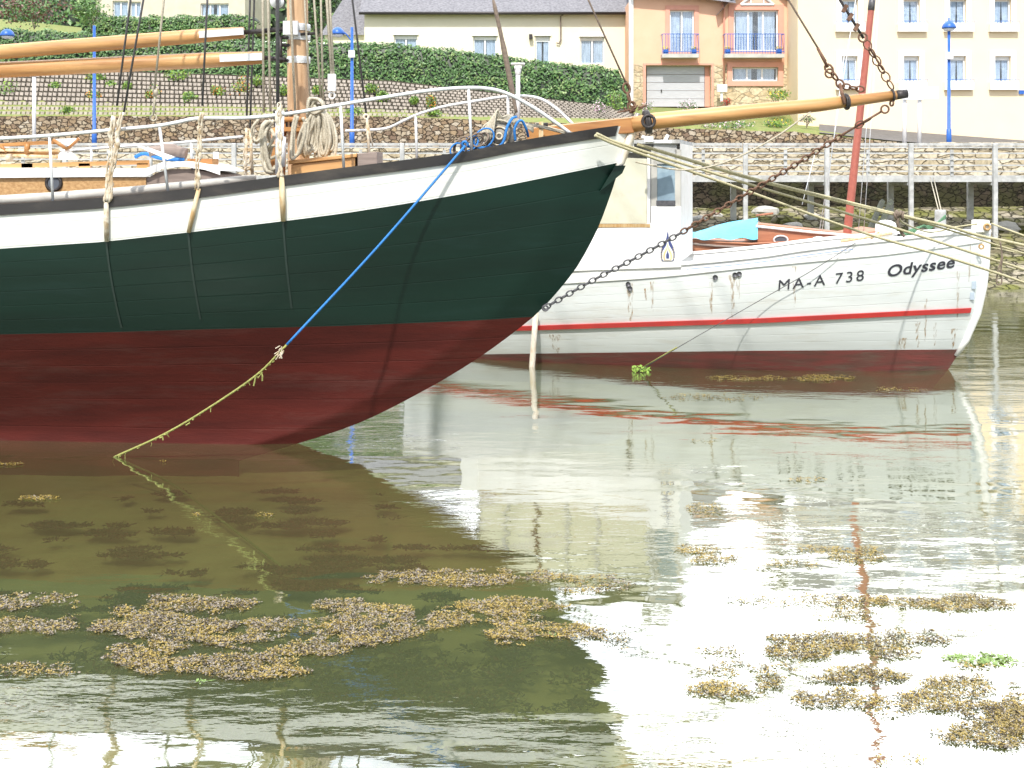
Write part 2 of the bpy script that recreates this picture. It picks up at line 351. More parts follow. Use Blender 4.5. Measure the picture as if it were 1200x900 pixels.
# ------------------------------------------------------------------ camera, light, sky
cd = bpy.data.cameras.new('camera'); co = bpy.data.objects.new('camera', cd); COL.objects.link(co)
co.location = (0, 0, H); co.rotation_euler = (math.pi / 2, 0, 0)
cd.sensor_width = 36; cd.lens = F / 1200 * 36; cd.shift_y = -(450 - HY) / 1200; cd.clip_end = 4000; cd.clip_start = .05
S.camera = co
S.view_settings.view_transform = 'Standard'; S.view_settings.look = 'None'; S.view_settings.exposure = 0
SUN_EL, SUN_AZ = 50.0, 191.0            # elevation; azimuth clockwise from +Y (behind the viewer, to the left)
sd = bpy.data.lights.new('sun', 'SUN'); so = bpy.data.objects.new('sun', sd); COL.objects.link(so)
sd.energy = 5.0; sd.angle = R(1.2); sd.color = (1, .95, .87)
dv = Vector((math.sin(R(SUN_AZ)) * math.cos(R(SUN_EL)), math.cos(R(SUN_AZ)) * math.cos(R(SUN_EL)), math.sin(R(SUN_EL))))
so.rotation_euler = dv.to_track_quat('Z', 'Y').to_euler(); so.location = dv * 60
W = bpy.data.worlds.new('World'); S.world = W; W.use_nodes = True
N, L = W.node_tree.nodes, W.node_tree.links
bg = N['Background']; sky = N.new('ShaderNodeTexSky'); sky.sky_type = 'NISHITA'; sky.sun_disc = False
sky.sun_elevation = R(SUN_EL); sky.sun_rotation = R(SUN_AZ); sky.dust_density = 2.0
L.new(sky.outputs[0], bg.inputs[0]); bg.inputs[1].default_value = .15
cl = N.new('ShaderNodeBackground'); cl.inputs[1].default_value = 1.08
tc = N.new('ShaderNodeTexCoord'); mp = N.new('ShaderNodeMapping'); mp.inputs['Scale'].default_value = (1, 1, 3.2)
L.new(tc.outputs['Generated'], mp.inputs[0])
no = N.new('ShaderNodeTexNoise'); no.inputs['Scale'].default_value = 2.6; no.inputs['Detail'].default_value = 8; no.inputs['Roughness'].default_value = .6
L.new(mp.outputs[0], no.inputs[0])
sx = N.new('ShaderNodeSeparateXYZ'); L.new(tc.outputs['Generated'], sx.inputs[0])
# more cloud towards the far shore, less overhead and behind
a1 = N.new('ShaderNodeMapRange'); a1.inputs['From Min'].default_value = -.2; a1.inputs['From Max'].default_value = .8; a1.inputs['To Min'].default_value = -.02; a1.inputs['To Max'].default_value = .2
L.new(sx.outputs['Y'], a1.inputs['Value'])
ad = N.new('ShaderNodeMath'); ad.operation = 'ADD'; L.new(no.outputs['Fac'], ad.inputs[0]); L.new(a1.outputs[0], ad.inputs[1])
cr = N.new('ShaderNodeValToRGB'); cr.color_ramp.elements[0].position = .44; cr.color_ramp.elements[1].position = .62
L.new(ad.outputs[0], cr.inputs[0])
cc = N.new('ShaderNodeValToRGB'); cc.color_ramp.elements[0].position = .45; cc.color_ramp.elements[0].color = (1.7, 1.85, 2.1, 1)
cc.color_ramp.elements[1].position = .75; cc.color_ramp.elements[1].color = (3.6, 3.6, 3.55, 1)
L.new(ad.outputs[0], cc.inputs[0]); L.new(cc.outputs[0], cl.inputs[0])
ms = N.new('ShaderNodeMixShader'); L.new(cr.outputs[0], ms.inputs[0]); L.new(bg.outputs[0], ms.inputs[1]); L.new(cl.outputs[0], ms.inputs[2])
L.new(ms.outputs[0], N['World Output'].inputs[0])
S.cycles.max_bounces = 8; S.cycles.transparent_max_bounces = 12; S.cycles.caustics_reflective = False; S.cycles.caustics_refractive = False

# ------------------------------------------------------------------ setting: water, seabed, bank, ground
m = MB(); m.add([(-260, -60, 0), (260, -60, 0), (260, 36, 0), (-260, 36, 0)], [(0, 1, 2, 3)]); m.build('water', 'water', kind='structure')
def bedz(x, y):
    base = -.42 + .10 * noise.noise(Vector((x * .35, y * .35, 3))) + .03 * noise.noise(Vector((x * 1.7, y * 1.7, 9)))
    k = max(0, (y - 31.3) / 9.0)
    if y > 31.3: base = lerp(-.45, 2.15, min(1, k)) + .12 * noise.noise(Vector((x * .8, y * .8, 1))) + .05 * noise.noise(Vector((x * 3, y * 3, 1)))
    return base
rows = []
ys = [-60, -20, 0] + [3 + i * .7 for i in range(41)] + [31.5 + i * .25 for i in range(36)]
xs = [-260, -120, -60, -40] + [-30 + i * .5 for i in range(121)] + [40, 60, 120, 260]
rows = [[(x, y, bedz(x, y)) for x in xs] for y in ys]
iy = next(i for i, y in enumerate(ys) if y >= 31.5)
MB().grid(rows[:iy + 1]).build('seabed', 'mud', kind='structure')
MB().grid(rows[iy:]).build('foreshore', 'bank', kind='structure')

PXK = [-1500, -700, 0, 450, 720, 745, 935, 1050, 1200, 2000, 3000]
TER = [
 (40.3, [3.9] * 11),
 (46.0, [3.88] * 11),
 (46.35, [5.3, 5.3, 5.3, 5.3, 4.95, 4.88, 4.68, 4.3, 3.95, 3.9, 3.9]),
 (47.0, [5.42, 5.42, 5.42, 5.38, 5.28, 5.15, 4.9, 4.45, 4.05, 3.95, 3.95]),
 (50.2, [7.7, 7.7, 7.55, 7.0, 5.95, 5.75, 5.25, 4.9, 4.5, 4.2, 4.2]),
 (52.0, [8.2, 8.2, 8.2, 7.5, 6.3, 6.1, 5.9, 5.0, 4.7, 4.5, 4.5]),
 (56.0, [9.5, 9.5, 9.4, 7.9, 7.5, 6.15, 5.95, 5.2, 4.8, 4.6, 4.6]),
 (60.0, [10.4, 10.4, 10.4, 8.6, 8, 6.4, 6.2, 5.5, 5, 5, 5]),
 (66.0, [11.7, 11.7, 11.7, 9.5, 8.5, 7, 6.5, 6, 5.5, 5.5, 5.5]),
 (200.0, [16] * 11), (1600.0, [30] * 11)]
def terz(px, d):
    z = [(dd, clampi(list(zip(PXK, zz)), px)) for dd, zz in TER]
    return clampi(z, d)
pxs = [-3000, -1500, -700] + list(range(-300, 1600, 25)) + [2000, 3000, 4500]
MB().grid([[((px - 600) / F * dd, dd, terz(px, dd) - (.07 if dd > 47 else 0)) for px in pxs] for dd, _ in TER[2:]], sm=False).build('terrain', 'grass', kind='structure')
MB().grid([[(x, y, 3.9) for x in (-200, 0, 200)] for y in (40.3, 46.0)]).build('quay_road', 'asph', kind='structure')

# quay wall: pale upper face, lower face coloured dark as shade below the deck; it stands behind the pier
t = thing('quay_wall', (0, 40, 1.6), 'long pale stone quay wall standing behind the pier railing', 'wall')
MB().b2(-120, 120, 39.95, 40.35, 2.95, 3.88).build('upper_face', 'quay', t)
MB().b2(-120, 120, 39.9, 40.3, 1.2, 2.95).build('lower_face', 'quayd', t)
m = MB()
x = -60
while x < 60:
    w = random.uniform(.5, 1.1); m.box((x + w / 2, 40.15, 3.88 + .06 + random.uniform(0, .03) + (.16 if x > 14 else 0)), (w - .03, .5, .13 + random.uniform(0, .04))); x += w
bevel(m.build('coping', 'quay', t), .02)
MB().b2(13.8, 120, 40.0, 40.3, 3.88, 4.03).build('raised_course', 'quay', t)
# brown garden wall
t = thing('retaining_wall', (0, 46.2, 3.9), 'brown rubble stone retaining wall below the planted slope', 'wall')
rr = []
for px in range(-900, 1330, 10):
    z = terz(px, 46.35); X = (px - 600) / F * 46
    rr.append((X, z + .05 + .05 * noise.noise(Vector((X * 2, 0, 0)))))
m = MB()
m.grid([[(X, 46.02, 3.85) for X, z in rr], [(X, 46.0, z) for X, z in rr], [(X, 46.42, z) for X, z in rr]], sm=False)
m.build('wall_face', 'rubble', t)

# ------------------------------------------------------------------ foliage helpers
def leafq(m, c, n, s, mi):
    n = Vector(n)
    n = n + Vector((random.uniform(-.8, .8), random.uniform(-.8, .8), random.uniform(-.5, .9)))
    if n.length < .1: n = Vector((0, -1, .3))
    n.normalize(); a = n.orthogonal().normalized(); a.rotate(__import__('mathutils').Quaternion(n, random.uniform(0, 6.28))); b = n.cross(a)
    c = Vector(c); l = s * random.uniform(.7, 1.3); w = l * .5
    m.add([c - a * l * .5, c + b * w * .5, c + a * l * .5, c - b * w * .5], [(0, 1, 2, 3)], mi)
def hedge(name, px0, px1, d0, depth, zb, zt, nleaf, label, mats=('leaf1', 'leaf2', 'leaf3'), size=.13, cat='hedge', wts=(5, 4, 1)):
    X0, X1 = (px0 - 600) / F * d0, (px1 - 600) / F * d0
    t = thing(name, ((X0 + X1) / 2, d0 + depth / 2, zb((px0 + px1) / 2)), label, cat)
    n = 50; rows = [[], [], [], []]
    for i in range(n + 1):
        px = lerp(px0, px1, i / n); X = lerp(X0, X1, i / n); b, tp = zb(px), zt(px) - .08
        e = 1.0
        if i == n or i == 0: tp = lerp(b, tp, .8)
        rows[0].append((X, d0 + .12, b)); rows[1].append((X, d0 + .08, tp - .15)); rows[2].append((X, d0 + .25, tp)); rows[3].append((X, d0 + depth, tp))
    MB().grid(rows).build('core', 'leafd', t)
    m = MB()
    for i in range(nleaf):
        px = random.uniform(px0, px1); X = (px - 600) / F * d0; b, tp = zb(px), zt(px)
        tp += .12 * noise.noise(Vector((X * 1.3, 4, 2))) + .05 * noise.noise(Vector((X * 5, 4, 2)))
        e = min(1, (px - px0) / 12, (px1 - px) / 12); e = max(0.3, e)
        if random.random() < .72:
            v = random.random(); z = lerp(b, b + (tp - b) * (.6 + .4 * e), v); y = d0 + .02 + .1 * noise.noise(Vector((X * 2, z * 2, 7))) + (.15 * (v > .85) * (v - .85) / .15) + random.uniform(-.06, .08); nn = (0, -1, .3)
        else:
            z = b + (tp - b) * (.6 + .4 * e) + random.uniform(-.08, .07); y = d0 + random.uniform(0, depth); nn = (0, -.3, 1)
        cl = noise.noise(Vector((X * 1.1, z * 2.2, 5)))
        mi = random.choices((0, 1, 2), wts)[0]
        if cl > .15 and random.random() < .5: mi = min(2, mi + 1)
        if cl < -.15 and random.random() < .6: mi = 0
        leafq(m, (X, y, z), nn, size, mi)
    m.build('foliage', list(mats), t)
    return t
def shrub(name, px, py, d, w, h, label, mats=('leaf2', 'leaf1', 'leaf3'), n=260, size=.1, wts=(5, 4, 1, 0), cat='shrub', group=None):
    c = P(px, py, d); t = thing(name, (c.x, c.y, c.z - h / 2), label, cat, group)
    m = MB(); 
    for j in range(5):
        a = random.uniform(0, 6.28); m.tube([(c.x, c.y, c.z - h / 2 - .1), (c.x + math.cos(a) * w * .25, c.y + math.sin(a) * w * .15, c.z + h * .2)], .015, 4)
    m.build('stem', 'oldw', t)
    m = MB(); lob = [(random.uniform(-.3, .3), random.uniform(-.3, .3), random.uniform(-.3, .3), random.uniform(.45, .75)) for _ in range(6)]
    for i in range(n):
        lx, ly, lz, lr = random.choice(lob)
        u = Vector((random.gauss(0, 1), random.gauss(0, 1), random.gauss(0, 1))).normalized() * lr * random.uniform(.6, 1.05)
        p = Vector((c.x + (lx + u.x) * w / 2, c.y + (ly + u.y) * w / 2, c.z + (lz + u.z) * h / 2))
        k = random.choices(range(len(mats)), wts[:len(mats)])[0]
        leafq(m, p, u, size * (1 if k < 3 else .7), k)
    m.build('foliage', list(mats), t)
    return t

# front hedge and the others
zb = lambda px: terz(px, 50.2) - .1
HT = [(-200, 32), (0, 34), (200, 44), (400, 49), (480, 53), (560, 62), (640, 73), (700, 78), (736, 84)]
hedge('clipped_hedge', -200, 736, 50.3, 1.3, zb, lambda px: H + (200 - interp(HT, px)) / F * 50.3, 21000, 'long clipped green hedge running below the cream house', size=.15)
hedge('trimmed_hedge', 95, 300, 60, 1.2, lambda px: 10.0, lambda px: H + (200 - interp([(90, 10), (140, 20), (300, 17)], px)) / F * 60, 3500, 'short bright hedge in front of the beige house at upper left', wts=(3, 5, 2), size=.16)
shrub('flowering_bush', 40, 8, 58, 4.6, 2.0, 'dull red leaved bush at the far upper left', ('leafr', 'leaf1', 'leaf2'), 1500, .17, (5, 3, 2))
shrub('leafy_bush', 108, 14, 58.2, 2.4, 1.7, 'bright green bush beside the dull red bush', ('leaf2', 'leaf3', 'leaf1'), 800, .16)
shrub('garden_tree', 372, 2, 70, 4.5, 4.5, 'dark green tree between the beige house and the slate gable', ('leaf1', 'leafd', 'leaf2'), 1800, .22, cat='tree')
shrub('garden_shrub', 722, 118, 49.4, 1.0, 1.3, 'bright green shrub at the hedge end by the pink flowers', ('leafy', 'leaf2', 'leaf3'), 500, .09)
shrub('flower_bush', 703, 126, 48.6, .8, .9, 'pale pink flowering bush at the foot of the hedge', ('fl_pink', 'leaf2', 'leaf1'), 420, .07, (5, 3, 2))
shrub('flower_bush', 806, 124, 49, 1.1, .6, 'pale pink flowering bush in front of the garage door', ('fl_pink', 'leaf2', 'leaf1'), 320, .07, (4, 3, 2))
shrub('flower_bush', 757, 125, 49, .8, .6, 'white and pink flowering bush beside the bowsprit ring', ('fl_pink', 'leaf2', 'leaf1'), 260, .07, (3, 3, 2))
shrub('flower_pot_plant', 851, 119, 50.2, .6, .4, 'bright red flowers below the white meter box', ('fl_red', 'leaf2', 'leaf1'), 240, .06, (6, 2, 1), cat='flowers')
shrub('garden_shrub', 909, 111, 50.2, 1.3, .7, 'rounded yellow green shrub at the corner of the salmon house', ('leafy', 'leaf2', 'fl_ye'), 450, .09, (4, 5, 1))
shrub('flower_bed', 862, 147, 47, 2.4, .5, 'green flower bed of white blooms under the bowsprit', ('leaf2', 'leaf1', 'fl_pink'), 500, .09, (4, 3, 2), cat='flowers')
shrub('flower_bed', 910, 145, 47.2, 1.5, .55, 'green flower bed with yellow blooms under the bowsprit', ('leafy', 'leaf2', 'fl_ye'), 420, .09, (4, 4, 1), cat='flowers')
shrub('flower_bed', 832, 149, 46.8, 1.0, .4, 'small clump of pale flowers above the retaining wall', ('fl_pink', 'leaf2', 'leaf1'), 240, .07, (4, 3, 2), cat='flowers')
shrub('garden_shrub', 945, 140, 47.6, .9, .45, 'low grey green shrub beside the sloping lane', ('leaf2', 'oldw', 'leaf1'), 220, .08)
hedge('tree_belt', -300, 440, 76, 3, lambda px: 11.5, lambda px: 19 + 1.2 * math.sin(px * .02) + .7 * math.sin(px * .051), 5200, 'tall dark tree belt behind the beige house at upper left', size=.42, cat='trees')
# planter block slope with plants
t = thing('planter_block_wall', (-15, 47, 5.4), 'sloping retaining wall of grey pink concrete planter blocks', 'wall')
m = MB()
rowsN = 10
m2 = MB(); m2.grid([[((px - 600) / F * 47, lerp(47.12, 50.25, v), lerp(terz(px, 47.0) , terz(px, 50.2), v) + .04) for px in range(-250, 760, 20)] for v in (0, 1)])
m2.build('soil_slope', 'soil', t)
for r in range(rowsN):
    v = (r + .4) / rowsN
    X = (-250 - 600) / F * 48 + (.09 if r % 2 else 0)
    while X < (742 - 600) / F * 48:
        px = 600 + X / 48 * F
        za, zc = terz(px, 47), terz(px, 50.2); hh = (zc - za) / rowsN
        j = random.uniform(-.01, .01)
        m.box((X + j, lerp(47.12, 50.25, v) - .04, lerp(za, zc, v) + hh * .1), (.13, .26, hh * .62), random.uniform(-.15, .15), 0, R(8))
        X += .19
m.build('planter_blocks', 'block', t)
plants = [(5, 108, 1.2, 1.1), (112, 92, .8, .5), (180, 110, .7, .7), (212, 88, 1.3, .6), (222, 115, .6, .5), (110, 112, .7, .5), (130, 98, .5, .35), (255, 107, .6, .5), (283, 102, .9, 1.0), (300, 95, .6, .5), (332, 106, .5, .5), (372, 105, .5, .5), (435, 104, .6, .5), (505, 120, .5, .7), (485, 118, .4, .35), (80, 130, .5, .35), (415, 130, .8, .4), (508, 132, .6, .35), (65, 100, .5, .4), (448, 112, .5, .5), (150, 100, .4, .4)]
desc = ['large dark green plant at the left end', 'leafy plant directly below the gaff end', 'orange flowered clump between two pale ropes', 'broad clump close under the hedge', 'small clump low in the middle of the slope', 'tiny orange flowered clump left of the shroud', 'tiny yellow green clump above the shroud lashings', 'orange flowered clump right of a shroud', 'tall yellow flowered plant left of the mast', 'leafy clump close left of the mast', 'small clump just left of the mast', 'small clump just right of the mast', 'small clump right of the blue lamp post', 'red orange flowered plant left of the pulpit', 'tiny plant at the pulpit end', 'low tuft at the foot of the slope near the left', 'low wide tuft beside the blue lamp post foot', 'low tuft at the foot of the slope near the pulpit', 'small tuft between the lamp posts at left', 'pale tuft near the lamp post at mid slope', 'tiny tuft beside the shroud top']
for (px, py, w, h), ds in zip(plants, desc):
    v = min(1, max(0, (134 - py) / 48)); d = lerp(47.0, 49.8, v)
    shrub('slope_plant', px, py, d, w * 1.25, h * 1.25, ds + ' on the block slope', ('leafy', 'leaf2', 'leaf3', 'fl_or' if 'orange' in ds or 'red' in ds else 'fl_ye'), 340, .11, (7, 4, 2, 6 if 'flower' in ds else .3), 'plant', 'plants growing between the planter blocks')

# ------------------------------------------------------------------ houses
def facade(m, x0, x1, z0, z1, y, holes, depth=.18, mi=0):
    xs = sorted({x0, x1, *[h[0] for h in holes], *[h[1] for h in holes]}); zs = sorted({z0, z1, *[h[2] for h in holes], *[h[3] for h in holes]})
    xs = [x for x in xs if x0 <= x <= x1]; zs = [z for z in zs if z0 <= z <= z1]
    for a, b in zip(xs, xs[1:]):
        for c, d in zip(zs, zs[1:]):
            cx, cz = (a + b) / 2, (c + d) / 2
            if any(h[0] < cx < h[1] and h[2] < cz < h[3] for h in holes): continue
            m.add([(a, y, c), (b, y, c), (b, y, d), (a, y, d)], [(0, 1, 2, 3)], mi)
    for h in holes:
        a, b, c, d = h; c = max(c, z0); d = min(d, z1)
        m.add([(a, y, c), (b, y, c), (b, y, d), (a, y, d), (a, y + depth, c), (b, y + depth, c), (b, y + depth, d), (a, y + depth, d)],
              [(0, 1, 5, 4), (1, 2, 6, 5), (2, 3, 7, 6), (3, 0, 4, 7)], mi)
def window(t, x0, x1, z0, z1, y, nm=2, shutter=0, name='window', trans=False, curt=True):
    m = MB(); fw = .06; yy = y + .12
    m.b2(x0, x0 + fw, yy, yy + .05, z0, z1); m.b2(x1 - fw, x1, yy, yy + .05, z0, z1)
    m.b2(x0 + fw, x1 - fw, yy, yy + .05, z0, z0 + fw); m.b2(x0 + fw, x1 - fw, yy, yy + .05, z1 - fw - shutter, z1)
    for k in range(1, nm):
        x = lerp(x0, x1, k / nm); m.b2(x - .04, x + .04, yy - .002, yy + .048, z0 + fw, z1 - fw - shutter)
    w = m.build(name, 'trim', t)
    MB().b2(x0 + fw, x1 - fw, yy + .02, yy + .03, z0 + fw, z1 - fw - shutter).build('pane', 'glass', w)
    m = MB(); m.b2(x0, x1, yy + .35, yy + .37, z0, z1); m.build('room_interior', 'dark', w)
    if curt:
        m = MB()
        for (u0, u1) in ((.06, .44), (.56, .94)):
            pts = [];nn = 14
            for i in range(nn + 1):
                u = lerp(u0, u1, i / nn); pts.append((lerp(x0, x1, u), yy + .06 + .012 * math.sin(i * 1.9)))
            m.grid([[(x, yq, z0 + .05) for x, yq in pts], [(x + ((x1 - x0) * .04 if u0 < .3 else -(x1 - x0) * .04) * (1 if trans else 0), yq, z1 - .05) for x, yq in pts]])
        m.build('curtain', 'curtain', w)
    return w
def pxr(x0, x1, y0, y1, d):             # pixel rectangle -> x0,x1,z0,z1 on a facade at distance d
    a = P(x0, y1, d); b = P(x1, y0, d); return a.x, b.x, a.z, b.z

# cream house
d = 56
X0, X1, Z0, Z1 = pxr(427, 738, 16, 96, d)
t = thing('cream_house', ((X0 + X1) / 2, d, Z0), 'long low cream rendered house with grey slate roof above the hedge', 'house')
wn = [pxr(462, 489, 41, 66, d), pxr(554.5, 582, 42, 67, d), pxr(627.5, 644.5, 42, 82, d), pxr(680, 708, 43, 75, d)]
m = MB(); facade(m, X0, X1, Z0, Z1, d, wn); m.b2(X0, X1, d + .62, d + 8, Z0, Z1)
m.add([(X0, d, Z0), (X0, d + .7, Z0), (X0, d + .7, Z1), (X0, d, Z1), (X1, d, Z0), (X1, d + .7, Z0), (X1, d + .7, Z1), (X1, d, Z1)], [(0, 1, 2, 3), (4, 7, 6, 5)])
m.build('wall', 'cream', t)
for k, w in enumerate(wn): window(t, *w, d, 2 if k != 2 else 1, shutter=.12 if k != 2 else .2, name='window' if k != 2 else 'door')
m = MB(); m.add([(X0 - .2, d - .35, Z1), (X1 + .02, d - .35, Z1), (X1 + .02, d + 4, Z1 + 3.4), (X0 - .2, d + 4, Z1 + 3.4), (X0 - .2, d + 8.3, Z1), (X1 + .02, d + 8.3, Z1)], [(0, 1, 2, 3), (3, 2, 5, 4)]); m.build('roof', 'slate', t)
MB().tube([(X0 - .2, d - .4, Z1 - .03), (X1, d - .4, Z1 - .03)], .07, 8).build('gutter', 'iron', t)
MB().tube([P(660, 17, 55.7), P(657, 19, 55.85), P(657, 47, 55.9), P(655, 51, 55.9), P(652, 50, 55.9)], .035, 6).build('drain_pipe', 'oldw', t)
m = MB()
for w in wn: m.b2(w[0] - .06, w[1] + .06, d - .07, d + .1, w[3], w[3] + .14)
m.build('shutter_boxes', 'trim', t)
MB().box(P(622, 43, 55.85), (.16, .25, .22)).build('wall_lamp', 'iron', t)
# slate gabled outbuilding left of it
a = P(385, 50, 58); t = thing('slate_gable_house', (a.x, 58, a.z - .5), 'grey slate roofed outbuilding adjoining the cream house', 'house')
x0 = P(378, 0, 58).x; x1 = P(428, 0, 58).x; zz = P(0, 40, 58).z; zt_ = P(0, -45, 60).z
m = MB(); m.b2(x0 + .1, x1, 58.1, 63, zz - 2.2, zz); m.build('wall', 'cream', t)
MB().add([(x0 - .1, 57.9, zz - .05), (x1, 57.9, zz - .05), (x1, 61, zt_), (x1 - .4, 61, zt_)], [(0, 1, 2, 3)]).build('roof', 'slate', t)
# beige house, upper left
d = 66; X0, X1, Z0, Z1 = pxr(113, 287, -30, 26, d)
t = thing('beige_house', ((X0 + X1) / 2, d, Z0), 'beige house half hidden behind the short hedge at upper left', 'house')
wn = [pxr(132, 150, 1, 20, d), pxr(152, 165, 2, 20, d), pxr(235, 268, 4, 19, d)]
m = MB(); facade(m, X0, X1, Z0, Z1, d, wn); m.b2(X0, X1, d + .7, d + 7, Z0, Z1); m.b2(X0, X0 + .1, d + .01, d + .7, Z0, Z1); m.b2(X1 - .1, X1, d + .01, d + .7, Z0, Z1); m.build('wall', 'beige', t)
for k, w in enumerate(wn): window(t, *w, d, 3 if k == 2 else 2, name='window')
MB().add([(X0 - .3, d - .4, Z1), (X1 + .3, d - .4, Z1), (X1 + .3, d + 4, Z1 + 3), (X0 - .3, d + 4, Z1 + 3), (X0 - .3, d + 8, Z1), (X1 + .3, d + 8, Z1)], [(0, 1, 2, 3), (3, 2, 5, 4)]).build('roof', 'slate', t)

# salmon house
d = 52; X0, X1, Z0, Z1 = pxr(742.5, 934.5, -6, 125, d)
t = thing('salmon_house', ((X0 + X1) / 2, d, Z0), 'salmon pink two storey house with blue balconies and grey garage door', 'house')
w1 = pxr(785, 813.5, 12, 61, d); w2 = pxr(860, 912, 12, 60, d); w3 = pxr(858, 911.5, 79, 95, d); gd = pxr(757, 833, 77, 126, d); gd = (gd[0], gd[1], Z0, gd[3])
sg = P(0, 76, d).z
m = MB(); facade(m, X0, X1, sg, Z1, d, [w1, w2]); m.b2(X0, X1, d + .8, d + 9, Z0, Z1); m.b2(X0, X0 + .1, d + .01, d + .8, Z0, Z1); m.b2(X1 - .1, X1, d + .01, d + .8, Z0, Z1)
xg = P(840, 0, d); 
# gable over the wide window
gx0, gx1 = P(846, 0, d).x, P(934, 0, d).x; gz = P(0, -34, d).z
m.add([(gx0, d, Z1), (gx1, d, Z1), ((gx0 + gx1) / 2, d, gz)], [(0, 1, 2)])
m.build('wall', 'pink', t)
m = MB(); facade(m, X0, X1, Z0, sg, d - .03, [gd, w3], .45); m.build('stone_base', 'ashlar', t)
m = MB()
def surround(m, w, e, y):
    a, b, c, dd = w; m.b2(a - e, a - .01, y - .04, y + .04, c - e, dd + e); m.b2(b + .01, b + e, y - .04, y + .04, c - e, dd + e); m.b2(a - .01, b + .01, y - .04, y + .04, dd + .01, dd + e); m.b2(a - .01, b + .01, y - .04, y + .04, c - e, c - .01)
surround(m, w1, .2, d); surround(m, w2, .24, d - .003); surround(m, w3, .22, d - .06)
m.b2(P(753.5, 0, d).x, P(756.5, 0, d).x, d - .08, d + .1, Z0, gd[3] + .02); m.b2(P(833.5, 0, d).x, P(836, 0, d).x, d - .08, d + .1, Z0, gd[3] + .02); m.b2(P(753.5, 0, d).x, P(836, 0, d).x, d - .085, d + .095, gd[3] + .021, gd[3] + .1)
m.build('window_surrounds', 'pinkd', t)
window(t, *w1, d, 2, name='window'); window(t, *w2, d, 3, name='window'); window(t, *w3, d, 3, name='window')
m = MB(); g0, g1 = P(758, 0, d + .3).x, P(825.5, 0, d + .3).x
for k in range(5): m.b2(g0, g1, d + .3, d + .35 , lerp(Z0, gd[3], k / 5) + .01, lerp(Z0, gd[3], (k + 1) / 5) - .005)
g = m.build('garage_door', 'garage', t); MB().box((P(775, 0, d + .3).x, d + .28, P(0, 106, d).z), (.05, .05, .12)).build('handle', 'iron', g)
m = MB(); m.b2(P(826, 0, d + .3).x, gd[1], d + .3, d + .4, Z0, gd[3]); m.build('side_panel', 'pinkd', t)
for (a, b) in ((776, 819), (849, 919)):
    sl = MB(); q = pxr(a, b, 63, 67.5, d - .5); sl.b2(q[0], q[1], d - .55, d, q[2], q[3]); bal = sl.build('balcony', 'conc', t)
    rr_ = MB(); zt0 = P(0, 39.5, d - .5).z
    rr_.b2(q[0], q[1], d - .55, d - .52, zt0 - .03, zt0); rr_.b2(q[0], q[1], d - .55, d - .52, q[3] + .08, q[3] + .11)
    nb = int((b - a) / 3.1)
    for k in range(nb + 1):
        x = lerp(q[0] + .01, q[1] - .01, k / nb); rr_.b2(x - .01, x + .01, d - .545, d - .525, q[3], zt0 - .03)
    for x in (q[0] + .015, q[1] - .015): rr_.b2(x - .012, x + .012, d - .52, d, zt0 - .03, zt0)
    rr_.build('railing', 'blue', bal)
    for x in (q[0] + .16, q[1] - .2):
        MB().box((x, d - .4, q[3] + .1), (.2, .2, .2)).build('flower_pot', 'blue', bal)
        fm = MB()
        for _ in range(26): leafq(fm, (x + random.uniform(-.12, .12), d - .4 + random.uniform(-.1, .1), q[3] + .25 + random.uniform(-.06, .08)), (0, -1, 1), .09, random.choice((0, 1)))
        fm.build('pot_flowers', ['fl_ye', 'leaf2'], bal)
# gable window
m = MB(); a = P(868, 5.5, d - .06); b = P(907, 5.5, d - .06); c = P(888, -10, d - .06)
for p, q in ((a, b), (b, c), (c, a)): m.tube([p, q], .05, 4)
m.tube([P(880, 5, d - .06), P(880, -4, d - .06)], .03, 4); m.tube([P(895, 5, d - .06), P(895, -4, d - .06)], .03, 4)
gw = m.build('gable_window', 'trim', t); MB().add([a + Vector((0, .03, 0)), b + Vector((0, .03, 0)), c + Vector((0, .03, 0))], [(0, 1, 2)]).build('pane', 'glass', gw)
# roofs: eaves left, gabled dormer right
m = MB(); e0, e1 = P(737, 0, d).x, gx0 + .3
m.add([(e0, d - .5, P(0, -7, d).z), (P(812, 0, d).x, d - .5, P(0, -1, d).z), (P(860, 0, d).x, d - .5, P(0, 5.5, d).z), (P(860, 0, d).x, d + 4.5, Z1 + 3.5), (e0, d + 4.5, Z1 + 3.5)], [(0, 1, 2, 3, 4)])
gc = ((gx0 + gx1) / 2, gz + .15)
for sg_ in (-1, 1):
    xe = gc[0] + sg_ * 1.9; m.add([(xe, d - .45, gc[1] - 2.1), (gc[0], d - .45, gc[1]), (gc[0], d + 5, gc[1]), (xe, d + 5, gc[1] - 2.1)], [(0, 1, 2, 3)])
m.add([(P(910, 0, d).x, d - .2, P(0, -8, d).z), (P(936, 0, d).x, d - .3, P(0, 15, d).z), (P(936, 0, d).x, d + 4, Z1 + 3), (P(910, 0, d).x, d + 4, Z1 + 3)], [(0, 1, 2, 3)])
m.build('roof', 'slate', t)
m = MB(); m.tube([P(847, 4, d - .1), P(848.5, 12, d - .1), P(848.5, 100, d - .1)], .04, 6); m.tube([P(932, 16, d - .1), P(932, 112, d - .1)], .04, 6); m.build('drain_pipes', 'pinkd', t)
m = MB(); m.b2(P(737.5, 0, d).x, P(742, 0, d).x, d - .1, d + .3, Z0, Z1); m.build('corner_pilaster', 'whiteb', t)
m = MB(); m.box(P(846, 103.5, 51.4), (.42, .25, .32)); m.box(P(845.5, 113, 51.4), (.1, .1, .45)); bevel(m.build('meter_box', 'lampw', t), .01)

